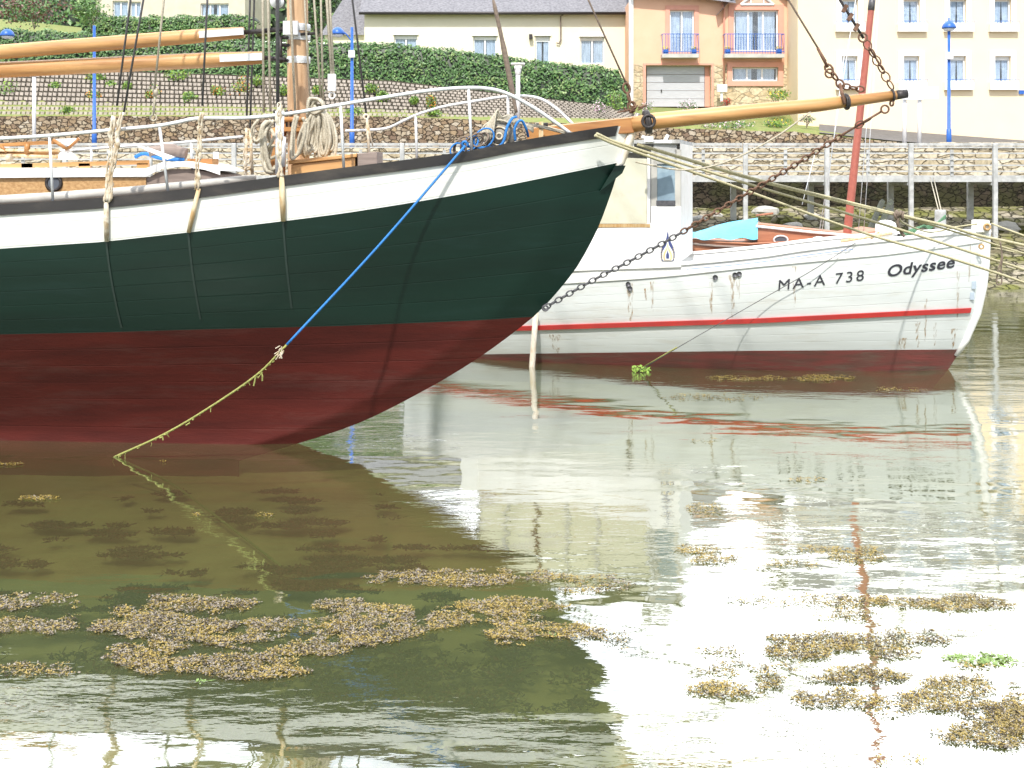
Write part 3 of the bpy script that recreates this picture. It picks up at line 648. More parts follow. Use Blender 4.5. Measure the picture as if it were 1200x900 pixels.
# yellow house
d = 50; X0, X1 = P(935, 0, d).x, P(1560, 0, d).x; Z0 = 3.9; Z1 = P(0, -22, d).z
t = thing('yellow_house', ((X0 + X1) / 2, d, Z0), 'tall pale yellow house with white window surrounds and slate dormers', 'house')
cxs = [996, 1068.5, 1123, 1175.5, 1240, 1300, 1370, 1440]
wn = []
for c in cxs:
    wn.append(pxr(c - 10, c + 9, 1 - 1, 28, d)); wn.append(pxr(c - 9.5, c + 8.5, 66, 96, d))
m = MB(); facade(m, X0, X1, Z0, Z1, d, wn); m.b2(X0, X1, d + .8, d + 10, Z0, Z1); m.b2(X0, X0 + .1, d + .01, d + .8, Z0, Z1); m.build('wall', 'yellow', t)
for i, w in enumerate(wn):
    wi = window(t, *w, d, 1, shutter=.1 if i % 2 else 0, trans=True)
    m = MB(); e = .22; a, b, c, dd = w
    m.b2(a - e, a - .01, d - .05, d + .05, c - .02, dd + .22); m.b2(b + .01, b + e, d - .05, d + .05, c - .02, dd + .22); m.b2(a - .01, b + .01, d - .05, d + .05, dd + .01, dd + .22)
    m.b2(a - e - .05, b + e + .05, d - .22, d + .05, c - .34, c - .021); m.build('surround', 'whiteb', wi)
    m = MB(); m.b2(a - e - .06, b + e + .06, d - .25, d - .235, c + .08, c + .1)
    for k in range(9): x = lerp(a - e - .05, b + e + .05, k / 8); m.b2(x - .006, x + .006, d - .248, d - .236, c - .02, c + .08)
    m.build('window_rail', 'blue', wi)
m = MB(); m.add([(X0 - .2, d - .35, Z1), (X1 + .2, d - .35, Z1), (X1 + .2, d + 1.6, Z1 + 3.2), (X0 - .2, d + 1.6, Z1 + 3.2), (X0 - .2, d + 9, Z1 + 4), (X1, d + 9, Z1 + 4)], [(0, 1, 2, 3), (3, 2, 5, 4)])
m.build('roof', 'slate', t)
for c in cxs:
    x = P(c, 0, d).x; m = MB(); m.b2(x - .55, x + .55, d + .1, d + 1.5, Z1 + .35, Z1 + 2.1); dm = m.build('dormer', 'whiteb', t)
    MB().b2(x - .35, x + .35, d + .07, d + .12, Z1 + .6, Z1 + 1.8).build('pane', 'curtain', dm)
m = MB(); m.box(P(1197, 108, d - .05), (.22, .06, .16)); m.build('wall_plate', 'blue', t)
# sloping lane under the yellow house
m = MB(); rowsL = []
for dd, off in ((46.6, .015), (49.95, .03)):
    rowsL.append([((px - 600) / F * dd, dd, max(terz(px, dd), 3.92) + .05) for px in range(960, 1700, 20)])
MB().grid(rowsL, sm=False).build('pavement', 'asph', kind='structure')

# ------------------------------------------------------------------ pier
dp = 36.0; zd = H - (208.5 - 200) / F * dp
t = thing('wooden_pier', (0, dp, 1.5), 'long pale grey pier walkway with horizontal railings in front of the quay wall', 'pier')
m = MB(); m.b2(-60, 60, dp - .05, dp + 1.6, zd - .05, zd + .04); m.build('walkway', 'pierp', t)
m = MB(); m.b2(-60, 60, dp - .12, dp - .051, zd - .12, zd + .07); m.b2(-60, 60, dp + 1.601, dp + 1.68, zd - .12, zd + .07); m.build('edge_beam', 'pierp', t)
pk = [-220, -120, -22, 75, 173, 271, 369, 467, 565, 677, 775, 872, 967, 1065, 1163, 1262, 1360, 1460]
pk[3:10] = [79, 178, 276, 374, 472, 570, 677]
for k, px in enumerate(pk):
    X = P(px, 0, dp).x
    m = MB(); m.box((X, dp - .2, (1.25 + 4.05) / 2), (.135, .13, 2.85)); bevel(m.build('post', 'pierp', t), .015, 1)
    m = MB(); m.box((X, dp + 1.75, (1.7 + zd) / 2), (.17, .15, zd - 1.7)); m.build('rear_post', 'pierp', t)
    if k < len(pk) - 1:
        X2 = P(pk[k + 1], 0, dp).x; xm = (X + X2) / 2
        m = MB(); m.box((xm, dp - .1, zd + .45), (.09, .06, .8)); m.build('baluster', 'pierp', t)
        m = MB()
        m.b2(X + .085, X2 - .085, dp - .17, dp - .11, 4.0, 4.08)
        for z in (zd + .2, zd + .38, zd + .56, zd + .74, zd + .92): m.b2(X + .085, X2 - .085, dp - .17, dp - .135, z - .022, z + .022)
        m.build('rail_panel', 'pierp', t)
    m = MB(); m.box((X, dp + .8, zd - .15), (.15, 1.8, .14)); m.build('cross_beam', 'pierp', t)
# boulders on the bank
for k in range(46):
    px = random.uniform(-150, 1350); dd = random.uniform(34.3, 39.0); X = (px - 600) / F * dd; s = random.uniform(.14, .38)
    if k < 9: px = 795 + k * 20 + random.uniform(-6, 6); dd = random.uniform(38.0, 39.3); X = (px - 600) / F * dd
    if k in (10, 11, 12): px = (1150, 1180, 1200)[k - 10]; dd = 37.5; X = (px - 600) / F * dd; s = .4
    m = MB(); rowsB = []
    for i in range(7):
        th = math.pi * i / 6; rowb = []
        for j in range(11):
            ph = 2 * math.pi * (j % 10) / 10; v = Vector((math.sin(th) * math.cos(ph), math.sin(th) * math.sin(ph), math.cos(th)))
            q = 1 + .35 * noise.noise(v * 1.4 + Vector((k * 3.1, 0, 0))); rowb.append((X + v.x * s * q * 1.3, dd + v.y * s * q, bedz(X, dd) + .02 + v.z * s * q * .55))
        rowsB.append(rowb)
    m.grid(rowsB, sm=False).build('boulder', 'conc' if k % 3 else 'bank', label='weathered grey boulder lying on the weedy bank below the pier', cat='boulder', group='boulders on the bank below the pier', org=(X, dd, bedz(X, dd)))

# ------------------------------------------------------------------ lamps, poles, sign
def lamp(px, ytop, dd, side, label, box=True):
    a = P(px, 0, dd); zt = P(px, ytop, dd).z; t = thing('street_lamp', (a.x, dd, 3.9), label, 'street lamp')
    m = MB(); m.tube([(a.x, dd, 3.9), (a.x, dd, 4.7), (a.x, dd, 4.72), (a.x, dd, zt)], [.09, .09, .065, .05], 10); m.build('pole', 'blue', t)
    if side is None: return t
    m = MB()
    if side: m.tube(smooth([(a.x, dd, zt - .5), (a.x + side * .25, dd, zt - .2), (a.x + side * .5, dd, zt - .12)], 6), .025, 6); m.build('arm', 'blue', t)
    hx = a.x + side * .5; hz = zt - .25 if side else zt + .02
    m = MB(); m.lathe((hx, dd, hz), [(.0, .26), (.1, .24), (.2, .15), (.25, .03), (.24, 0)], 18)
    if not side: m.lathe((hx, dd, hz + .24), [(.03, 0), (.03, .12), (.0, .16)], 8)
    m.build('lamp_shade', 'blue', t)
    m = MB(); m.lathe((hx, dd, hz - .1), [(.06, 0), (.17, .03), (.2, .1)], 16); m.build('lamp_glass', 'lampw', t)
    if box: m = MB(); m.box((a.x, dd - .08, zt - .95), (.22, .14, .26)); bevel(m.build('junction_box', 'lampw', t), .02)
    return t
lamp(1112, 34, 42, 0, 'tall blue street lamp with domed shade before the yellow house')
lamp(412.5, 32, 42, -1, 'blue street lamp with side arm just right of the mast')
lamp(110.5, 30, 42, None, 'plain blue pole rising behind the boom at left', False)
lamp(-8, 34, 42, 1, 'blue street lamp at the far left edge with only its head showing', False)
for px, y, lab in ((40, 88, 'white pole standing beside the plain blue pole'),):
    a = P(px, 0, 41.6); m = MB(); m.tube([(a.x, 41.6, 3.88), (a.x, 41.6, P(0, y, 41.6).z)], .065, 10); m.lathe((a.x, 41.6, P(0, y, 41.6).z), [(.09, -.05), (.09, .02), (0, .06)], 10)
    m.build('white_pole', 'lampw', label=lab, cat='pole', org=(a.x, 41.6, 3.88))
t = thing('notice_board', (P(1068, 0, 41).x, 41, 3.9), 'blank white notice board on two white posts below the yellow house', 'sign')
for px in (1060, 1077.5): a = P(px, 0, 41); MB().tube([(a.x, 41, 3.88), (a.x, 41, P(0, 96, 41).z)], .075, 10).build('post', 'lampw', t)
m = MB(); q = pxr(1056, 1082, 96, 117, 40.9); m.b2(q[0], q[1], 40.84, 40.9, q[2], q[3]); bevel(m.build('board', 'lampw', t), .01)
m = MB(); q = pxr(1078, 1098, 102, 116, 41); m.b2(q[0], q[1], 40.86, 40.9, q[2], q[3]); m.build('side_board', 'lampw', t)

# ------------------------------------------------------------------ hull loft
class Hull:
    def __init__(s, px0, py0, d0, ang, stem, bmax, entry, length, zlow, gpow, power=2.2):
        s.d0, s.a = d0, R(ang); s.A = Vector((-math.cos(s.a), math.sin(s.a), 0)); s.N = Vector((-math.sin(s.a), -math.cos(s.a), 0))
        s.O = Vector(((px0 - 600) / F * d0, d0, 0))
        s.stem = sorted([(s.cz(px, py)[1], s.cz(px, py)[0]) for px, py in stem])   # (z, s0)
        s.bmax, s.entry, s.length, s.zlow, s.gpow, s.power = bmax, entry, length, zlow, gpow, power
        s.capz = None; s.planks = [2, 6, 4, 3]
    def cz(s, px, py):                   # pixel on the centreline plane -> (station, z)
        k = (px - 600) / F
        st = (s.O.x - k * s.d0) / (math.cos(s.a) + k * math.sin(s.a)); d = s.d0 + st * math.sin(s.a)
        return st, H - (py - HY) / F * d
    def s0(s, z): return clampi(s.stem, z)
    def b(s, st, z):
        u = max(0.0, min(1.0, (st - s.s0(z)) / s.entry)); wl = 1 - (1 - u) ** s.power
        tp = 1.0
        if st > s.length * .62: tp = 1 - .45 * ((st - s.length * .62) / (s.length * .38)) ** 2
        zt = s.ztop(st); t = max(0.0, min(1.0, (z - s.zlow) / max(.2, zt - s.zlow)))
        g = math.sin(math.pi / 2 * t) ** s.gpow
        kz = max(0.0, min(1.0, (st - s.s0(z)) / .5)) * .09
        return kz + s.bmax * wl * g * tp
    def ztop(s, st): return s.capz(st) if s.capz else 2.0
    def pt(s, st, z, side=1, off=0.0): return s.O + s.A * st + s.N * (side * (s.b(st, z) + off)) + Vector((0, 0, z))
    def px(s, p): return 600 + F * p.x / p.y
    def curve(s, tab):                   # a drawn line on the near side -> z(station)
        ks = []
        for i in range(61):
            st = s.length * i / 60; z = 1.5
            for _ in range(14):
                p = s.pt(st, z); z = H - (interp(tab, max(s.px(p), -60)) - HY) / F * p.y
            ks.append((st, z))
        return lambda st: clampi(ks, st)
    def st_at(s, px, z, side=1, off=0.0):
        lo, hi = -.5, s.length
        for _ in range(40):
            mid = (lo + hi) / 2; z_ = z(mid) if callable(z) else z
            if s.px(s.pt(mid, z_, side, off)) > px: lo = mid
            else: hi = mid
        return (lo + hi) / 2
    def near(s, px, z, side=1, off=0.0):
        st = s.st_at(px, z, side, off); return s.pt(st, z(st) if callable(z) else z, side, off)
    def rows(s, zf, side, n=60, off=0.0):
        z = zf(0)
        for _ in range(10): z = zf(s.s0(z))
        a = s.s0(z); out = []
        for j in range(n + 1):
            u = (j / n) ** 1.7; st = lerp(a, s.length, u); zz = zf(st); out.append(s.pt(st, zz, side, off))
        return out
    def bands(s, m, lines, nsub, mis):   # lines: list of z functions top to bottom
        for k in range(len(lines) - 1):
            for side in (1, -1):
                rr = []
                for q in range(nsub[k] + 1):
                    fr = q / nsub[k]; rr.append(s.rows(lambda st, fr=fr: lerp(lines[k](st), lines[k + 1](st), fr), side))
                m.grid(rr if side == 1 else [list(reversed(r)) for r in rr], mis[k])
                for q in range(nsub[k] + 1): m.at += [s.planks[k] * q / nsub[k] + .02] * len(rr[0])
    def transom(s, m, lines, mi):
        zt, zb_ = lines[0](s.length), -.6; n = 14
        L_ = [s.pt(s.length, lerp(zb_, zt, i / n), 1) for i in range(n + 1)]; R_ = [s.pt(s.length, lerp(zb_, zt, i / n), -1) for i in range(n + 1)]
        m.grid([L_, R_], mi)
    def decksheet(s, m, zf, drop, inset, mi=0):
        a, b_ = s.rows(zf, 1), s.rows(zf, -1); L1 = []; L2 = []
        for p, q in zip(a, b_):
            w = (p - q); wl = w.length
            k = min(inset, wl * .49) / max(wl, 1e-4); p2 = p - w * k; q2 = q + w * k
            L1.append((p, p2, p2 - Vector((0, 0, drop)))); L2.append((q, q2, q2 - Vector((0, 0, drop))))
        m.grid([[x[0] for x in L1], [x[1] for x in L1], [x[2] for x in L1]], mi); m.grid([[x[0] for x in L2], [x[1] for x in L2], [x[2] for x in L2]], mi)
        m.grid([[x[2] for x in L1], [x[2] for x in L2]], mi + 1)

# ------------------------------------------------------------------ green boat
CAP = [(-60, 245), (0, 241), (120, 233), (233, 221), (333, 207), (400, 198), (480, 188), (545, 179), (620, 164), (697, 152), (742, 146)]
WHB = [(-60, 296), (0, 291.5), (120, 283.5), (233, 271), (333, 259), (400, 250.5), (480, 238), (555, 225), (627, 210.5), (693, 197), (725, 190.5), (742, 187)]
RED = [(-60, 393), (0, 392), (120, 389.5), (220, 386.5), (400, 382), (560, 375.5), (612, 372), (742, 368)]
STEM = [(743, 146), (736, 168), (726, 195), (720, 215), (705, 257), (693, 283), (676, 313), (655, 340), (633, 364), (608, 385), (560, 420), (500, 456), (420, 496), (338, 523), (280, 540)]
STEM = [(v.x, v.y) for v in smooth([(x, y, 0) for x, y in STEM], 5)]
G = Hull(743, 146, 13.95, 4, STEM, 1.26, 6.2, 12.6, .1, 1.15)
_c = None
for _ in range(4):
    _c = G.curve(CAP); G.capz = _c
zcap = G.capz; zwh = G.curve(WHB); zred = G.curve(RED)
zcb = lambda st: zcap(st) - .105
boat = thing('sailing_boat', (G.O.x - 5, G.O.y + .4, 0), 'large classic sailing boat with dark green topsides, white bulwark and red bottom', 'sailing boat')
m = MB(); G.bands(m, [zcap, zwh, zred, lambda st: .55, lambda st: -.6], [4, 12, 8, 12], [0, 1, 2, 2]); G.transom(m, [zcap], 1)
m.build('hull', ['white', 'green', 'red'], boat)
m = MB(); G.decksheet(m, lambda st: zcap(st) - .004, .32, .1); m.build('deck', ['whiteb', 'oldw'], boat)
m = MB()
for side in (1, -1):
    rr = [G.rows(zcb, side, off=.022), G.rows(lambda st: zcap(st) + .012, side, off=.024), G.rows(lambda st: zcap(st) + .012, side, off=-.12), G.rows(zcb, side, off=-.12)]
    cut = [[p for p in r if p.x < P(730, 0, 13.95).x] for r in rr]; nmin = min(len(r) for r in cut)
    rr = [r[len(r) - nmin:] for r in rr]
    rr = [[Vector((p.x, p.y, p.z)) for p in r] for r in rr]
    m.grid(rr if side == 1 else [list(reversed(r)) for r in rr], 0, False)
m.build('bulwark_cap', 'black', boat)
# stem timber
m = MB()
sp = [(748, 133), (745, 143), (737, 165), (728, 190), (722, 200)]
m.tube([P(x, y, 13.93) for x, y in sp], [.035, .05, .052, .045, .03], 8); m.build('stem_post', 'stemp', boat)
m = MB(); a = [P(x, y, 13.9) for x, y in ((703, 224), (721, 194), (733, 194), (729, 203))]
m.add([Vector(p) + Vector((0, -.03, 0)) for p in a] + [Vector(p) + Vector((0, .12, 0)) for p in a], [(0, 1, 2, 3), (0, 4, 5, 1), (1, 5, 6, 2), (2, 6, 7, 3), (3, 7, 4, 0)])
m.build('stem_plate', 'green', boat)
# faint line on the forefoot where the stem timber meets the planking
# mast
dm = 14.2; MX = P(350, 0, dm).x
m = MB(); m.tube([(MX, dm, 1.3), (MX + .0, dm, 3.3), (MX - .02, dm, 6), (MX - .05, dm, 16.5)], [.13, .13, .125, .07], 18); mast = m.build('mast', 'mastw', boat)
for y in (44, 71, 33):
    z = P(0, y, dm).z; MB().lathe((MX, dm, z - .035), [(.134, 0), (.14, .01), (.14, .07), (.134, .08)], 20).build('mast_band', 'steel', mast)
m = MB(); m.box(P(341, 33, dm - .17), (.17, .1, .16)); m.build('halyard_winch', 'steel', mast)
m = MB()
for y in (44, 71, 53): m.tube([P(331, y, dm - .05), P(345, y, dm - .1)], .022, 6)
m.tube([P(329, 42, dm - .06), P(329, 74, dm - .06)], .02, 6); m.tube([P(352, 40, dm - .14), P(372, 39, dm - .1)], .02, 6)
m.build('gooseneck', 'iron', mast)
# pin rail round the mast
m = MB(); z = P(0, 141, dm).z
m.torus((MX, dm, z), .24, .035, (0, 0, 1), 20, 6); m.tube([P(322, 205, 14.0), P(324, 150, 14.0)], .06, 10); m.tube([P(330, 205, 14.3), P(332, 145, 14.3)], .045, 8)
m.tube([P(378, 205, 14.3), P(376, 150, 14.3)], .05, 8); m.box(P(350, 152, dm), (.5, .4, .05)); m.build('pin_rail', 'varn', boat)
for k, px in enumerate((322, 329, 336, 341, 371, 377)):
    m = MB(); c = P(px, 141, dm - .15); m.lathe(c, [(.012, -.14), (.014, 0), (.02, .03), (.013, .07), (.022, .11), (0, .13)], 8); m.build('belaying_pin', 'iron', boat)
# boom and gaff
def spar(name, y0, y1, th, xe, dd, label=None):
    a = P(-520, y0 + (y0 - y1) / xe * 520, dd + .3); b = P(xe, y1, dd)
    m = MB(); m.tube([a, lerp(a, b, .5), lerp(a, b, .93), b], [th * .9, th, th * .95, th * .75], 14); return m.build(name, 'spar', boat, label), a, b
bo, a, b = spar('boom', 82, 67.5, .098, 308, 14.15); dirn = (b - a).normalized()
MB().box(b - dirn * .24 + Vector((0, -.085, .005)), (.5, .03, .085), 0, 0, -math.atan2(dirn.z, dirn.x)).build('end_fitting', 'steel', bo); MB().tube([b, P(335, 70, dm - .1)], .03, 6).build('hinge', 'iron', bo)
ga, a, b = spar('gaff', 61, 38, .088, 286, 14.05); dirn = (b - a).normalized()
MB().box(b - dirn * .25 + Vector((0, -.078, .005)), (.52, .03, .08), 0, 0, -math.atan2(dirn.z, dirn.x)).build('end_fitting', 'steel', ga); MB().tube([b, P(335, 34, dm - .1)], .03, 6).build('hinge', 'iron', ga)
# bowsprit
BS = [(741, 146, 13.93), (767, 142, 13.9), (860, 132.5, 13.87), (960, 123, 13.83), (1050, 111.5, 13.8)]
m = MB(); m.tube([P(x, y, dd) for x, y, dd in BS], [.096, .098, .09, .078, .056], 16); bsp = m.build('bowsprit', 'spar', boat)
MB().tube([P(1049, 111.6, 13.8), P(1063, 109.8, 13.8)], [.056, .05], 14).build('end_cap', 'iron', bsp)
m = MB(); a, b = P(617, 158, 14.0), P(742, 146.5, 13.95); ax = (b - a).normalized(); up = Vector((0, 0, 1)); sd_ = ax.cross(up).normalized(); up2 = sd_.cross(ax)
vs = []
for p, hh in ((a, .075), (b, .095)):
    for u, v in ((-1, -1), (1, -1), (1, 1), (-1, 1)): vs.append(p + sd_ * .09 * u + up2 * hh * v)
m.add(vs, [(3, 2, 1, 0), (4, 5, 6, 7), (0, 1, 5, 4), (1, 2, 6, 5), (2, 3, 7, 6), (3, 0, 4, 7)]); bevel(m.build('heel', 'varn', bsp), .012)
m = MB(); c = P(757, 143, 13.85); m.torus(c, .115, .028, (1, 0, .15), 22, 8); m.torus(c + Vector((.03, 0, 0)), .115, .028, (1, 0, .15), 22, 8); m.torus(P(760, 142, 13.72), .07, .02, (0, 1, 0), 16, 6); m.build('gammon_ring', 'iron', bsp)
m = MB(); m.torus(P(991, 119, 13.81), .082, .016, (1, 0, .1), 18, 6); m.torus(P(992, 119.5, 13.81), .083, .014, (1, .2, .1), 18, 6); m.torus(P(1046, 112, 13.8), .064, .014, (1, 0, .1), 18, 6); m.build('cranse_band', 'iron', bsp)
m = MB(); m.box(P(634, 156, 13.75), (.05, .06, .26)); m.build('heel_bitt', 'stemw', boat)
m = MB(); m.tube([P(628, 147, 13.75), P(642, 146, 13.75)], .025, 8); m.build('bitt_pin', 'iron', boat)

# links and shackles
def links(m, pts, L_, r, mi=0):
    pts = [Vector(p) for p in pts]; seg = []; acc = 0
    tot = sum((b - a).length for a, b in zip(pts, pts[1:])); n = max(2, int(tot / (L_ * .78)))
    def at(t):
        t *= tot
        for a, b in zip(pts, pts[1:]):
            l = (b - a).length
            if t <= l: return a + (b - a) * (t / l), (b - a).normalized()
            t -= l
        return pts[-1], (pts[-1] - pts[-2]).normalized()
    for i in range(n):
        c, tt = at((i + .5) / n); s1 = tt.cross(Vector((0, 1, 0))).normalized(); s2 = Vector((0, 1, 0))
        nn = (s1 if i % 2 else s2) + (s2 if i % 2 else s1) * .35
        m.torus(c, L_ * .33, r, nn.cross(tt).cross(tt) * -1 if False else nn - tt * nn.dot(tt), 10, 5, mi, 1.45, tt)
CH = smooth([P(638, 361, 13.95), P(693, 329.5, 13.93), P(740, 305, 13.92), P(784, 281, 13.9), P(827, 255.5, 13.89), P(872, 229, 13.88), P(930, 194, 13.86), P(992, 155, 13.83)], 6)
kk = int(len(CH) * .48)
m = MB(); links(m, CH[:kk + 1], .095, .0095); links(m, CH[kk:], .095, .0105, 1)
m.tube([P(992, 155, 13.83), P(1034, 130, 13.82)], .014, 6, 1); links(m, [P(1003, 148, 13.8), P(1020, 139, 13.8)], .12, .01, 1); m.torus(P(1037, 128, 13.8), .045, .012, (0, 1, 0), 14, 6, 1); m.torus(P(1045, 121, 13.8), .03, .012, (1, .4, 0), 12, 6, 1)
m.torus(P(639, 361, 13.9), .03, .014, (0, 1, 0), 12, 6)
m.build('bobstay_chain', ['galv', 'rust'], boat)

# stays and shrouds
TOPX = lambda px0, y0, px1, y1, yt: (px0 + (px1 - px0) * (yt - y0) / (y1 - y0), yt)
def stay(name, p0, p1, r, mt='wire', d0=13.9, ext=True, dtop=14.2):
    (x0, y0), (x1, y1) = p0, p1
    pts = [P(x0, y0, d0)]
    if ext:
        # carry on to the height where the line meets the mast
        k = (350 - x0) / (x1 - x0) if abs(x1 - x0) > 20 else 8
        k = min(k, 9); yt = y0 + (y1 - y0) * k; yt = max(yt, -1050); k = (yt - y0) / (y1 - y0); pts.append(P(x0 + (x1 - x0) * k, yt, lerp(d0, dtop, 1)))
    else: pts.append(P(x1, y1, d0))
    return MB().tube(pts, r, 6).build(name, mt, boat)
def shr(px0, y0, px1, y1, r, mt, dd):
    # upper part of a shroud: continues upward to the masthead
    a = P(px0, y0, dd); b = P(px1, y1, dd); dz = (15.5 - a.z) / (b.z - a.z)
    tgt = a + (b - a) * dz; tgt.y = 14.2
    # bend in depth only so the near end keeps its direction
    pts = [a, a + (b - a)]
    pts.append(tgt); return MB().tube(pts, r, 6).build('shroud', mt, boat)
nd = lambda px: G.near(px, zcap).y
for q in ((137, 124, 153, 0, .012), (145, 132, 168, 0, .012), (237, 124, 243, 0, .012)): shr(*q, 'wire', nd(q[0]))
shr(181, 105, 192, 0, .013, 'rope', nd(181) + .3)
for q in ((289, 140, 293, 0, .013), (293, 150, 298, 0, .013), (430, 140, 413, 0, .013)): shr(*q, 'wire', G.near(q[0], zcap, -1).y - .05)
for q in ((309, 132, 308, 0, .015), (317, 131, 314, 0, .015), (346, 130, 340, 0, .015), (363, 115, 357, 0, .011), (376, 115, 368, 0, .013), (378.5, 117, 376, 0, .013), (389, 92, 383, 0, .018), (391, 92, 386.5, 0, .014)):
    a = P(q[0], q[1], 13.95); b = P(q[2], q[3], 13.98); k = (9 - a.z) / (b.z - a.z); MB().tube([a, b, a + (b - a) * k], q[4], 6).build('halyard', 'rope', boat)
shr(325.5, 125, 325, 0, .02, 'wire', 13.2)
m = MB(); c = P(389, 97, 13.93); m.box(c, (.09, .07, .2)); m.torus(c + Vector((0, 0, -.15)), .035, .012, (0, 1, 0), 10, 5); bevel(m.build('pulley_block', 'trim', boat), .025, 3)
m = MB(); c = P(325, 2, 13.3); m.lathe((c.x, c.y - .02, c.z), [(.0, -.03), (.07, -.03), (.08, 0), (.07, .03), (0, .03)], 16, axis='y'); m.build('deadeye', 'trim', boat)
# forestays
def forestay(p0, p1, r, mt, dd, extra=None):
    a = P(*p0, dd); b = P(*p1, dd); k = (MX - a.x) / (b.x - a.x); k = min(k, (16.3 - a.z) / (b.z - a.z)); c = a + (b - a) * k; c.y = dm
    b2 = a + (c - a) / k
    MB().tube([a, b2, c], r, 6).build('forestay', mt, boat)
m = MB(); m.tube(smooth([P(605, 132, 13.9), P(600, 105, 13.9), P(588, 45, 13.9), P(578, 0, 13.9)], 5), [.02] * 5 + [.032] * 5 + [.024] * 5 + [.014], 8)
m.tube([P(578, 0, 13.9), P(578 - 228, -1080, 14.1)], .012, 6); m.build('forestay', 'brownrope', boat)
forestay((738, 107), (690, 0), .012, 'brownrope', 13.9)
m = MB(); links(m, [P(741, 131, 13.88), P(733, 98, 13.88)], .13, .014); m.torus(P(741, 122, 13.85), .03, .012, (0, 1, 0), 12, 5)
for k in range(16): 
    a = P(random.uniform(733, 748), random.uniform(126, 131), 13.85); m.tube([a, a + Vector((random.uniform(-.1, .1), 0, random.uniform(-.03, .06)))], .01, 5)
m.build('stay_shackle', 'rust', boat)
forestay((968, 72), (925, 0), .012, 'brownrope', 13.8)
m = MB(); links(m, [P(968, 76, 13.8), P(988, 103, 13.8)], .12, .013); m.torus(P(972, 86, 13.8), .05, .012, (0, 1, 0), 12, 5); m.tube([P(958, 56, 13.8), P(970, 79, 13.8)], .018, 6)
links(m, [P(988, 101, 13.8), P(1012, 105, 13.8)], .1, .012); m.tube([P(984, 98, 13.78), P(990, 122, 13.7)], .02, 6); m.build('stay_shackle', 'rust', boat)
forestay((1012, 45), (985, 0), .016, 'iron', 13.8)
m = MB(); m.torus(P(1011, 44, 13.8), .05, .012, (0, 1, 0), 14, 5); links(m, [P(1014, 48, 13.8), P(1046, 104, 13.8)], .13, .009); m.tube([P(1018, 55, 13.8), P(1035, 82, 13.8)], .012, 6)
for y in (8, 18, 30): m.box(P(985 + y * .62, y + 2, 13.8), (.04, .05, .09), 0, 0, .5)
m.build('stay_shackle', 'rust', boat)
m = MB(); m.tube(smooth([P(950, 131, 13.8), P(905, 163, 13.8), P(850, 190, 13.85), P(800, 199, 13.9), P(745, 190, 14.1)], 8), .011, 6); m.build('bowsprit_guy', 'rope', boat)

# chainplates with lashings
def lashing(px, y0, y1, px2, w=.05):
    dd = nd(px) - .05; m = MB()
    for sgn in (-1, 1):
        n = 26; pts = []; rs = []
        for i in range(n + 1):
            t_ = i / n; pts.append(P(lerp(px, px2, t_) + sgn * 2.2 * abs(math.sin(t_ * 7 + sgn)) + random.uniform(-.7, .7), lerp(y0, y1, t_), dd + random.uniform(-.01, .01)))
            rs.append(random.choice((.008, .010, .012, .017, .024)))
        m.tube(pts, rs, 7)
    for i in range(6):
        t_ = random.random(); c = P(lerp(px, px2, t_), lerp(y0, y1, t_), dd); m.torus(c, .022, .008, (random.uniform(-.9, .9), 1, random.uniform(-.6, .6)), 10, 5, 0, 1.4, (0, 0, 1))
    m.build('lashing', 'lash', boat)
lashing(124, 236, 136, 133); lashing(127, 236, 132, 142); lashing(230, 222, 132, 236); lashing(328, 208, 122, 327)
for px, y0, px2, y1, w in ((124.5, 237, 125, 281, .05), (233, 221, 221, 272, .045), (330, 207, 332, 258, .055)):
    dd = nd(px) - .04; m = MB(); a = P(px, y0, dd); b = G.near(px2, (zwh), 1, .03)
    m.tube([a, lerp(a, b, .5), b], [w * .5, w * .62, w * .5], 8); m.build('chainplate', 'stemw' if px != 124.5 else 'lash', boat)
    q = G.near(px2, lambda st: zwh(st) - .02, 1, .0); st = G.st_at(px2, zwh)
    m = MB(); m.grid([[G.pt(st - .011, z_, 1, .012) for z_ in [zwh(st) - .01 - .09 * i_ for i_ in range(12)]], [G.pt(st + .011, z_, 1, .012) for z_ in [zwh(st) - .01 - .09 * i_ for i_ in range(12)]]]); m.build('chainplate_strap', mat('strap_paint', (.009, .026, .019), (.004, .018, .013), .6, 12), boat)
for px, d_ in ((91, 0),):
    pass
m = MB()
dd = G.near(292, zcap, -1).y - .03
for i in range(8): m.torus(P(291 + random.uniform(-2, 2), lerp(208, 150, i / 8), dd), .045, .014, (random.uniform(-.4, .4), 1, 0), 10, 5, 0, 1.3, (0, 0, 1))
m.tube([P(288, 210, dd), P(289, 150, dd)], .02, 6); m.tube([P(296, 205, dd), P(293, 150, dd)], .02, 6); m.build('lashing', 'lash', boat)
m = MB(); m.tube([P(433, 185, 14.9), P(430, 140, 14.9)], .018, 6); m.torus(P(429, 137, 14.9), .03, .015, (0, 1, 0), 8, 5); m.tube([P(430, 140, 14.9), P(437, 172, 14.9)], .01, 5); m.build('lashing', 'lash', boat)
m = MB(); m.torus(P(180, 138, 13.6), .035, .011, (0, 1, 0), 12, 5); m.tube([P(180, 135, 13.6), P(182, 105, 13.6)], .013, 6); m.tube([P(183, 112, 13.6), P(181, 104, 13.6)], .03, 6); m.build('rope_end', 'rope', boat)

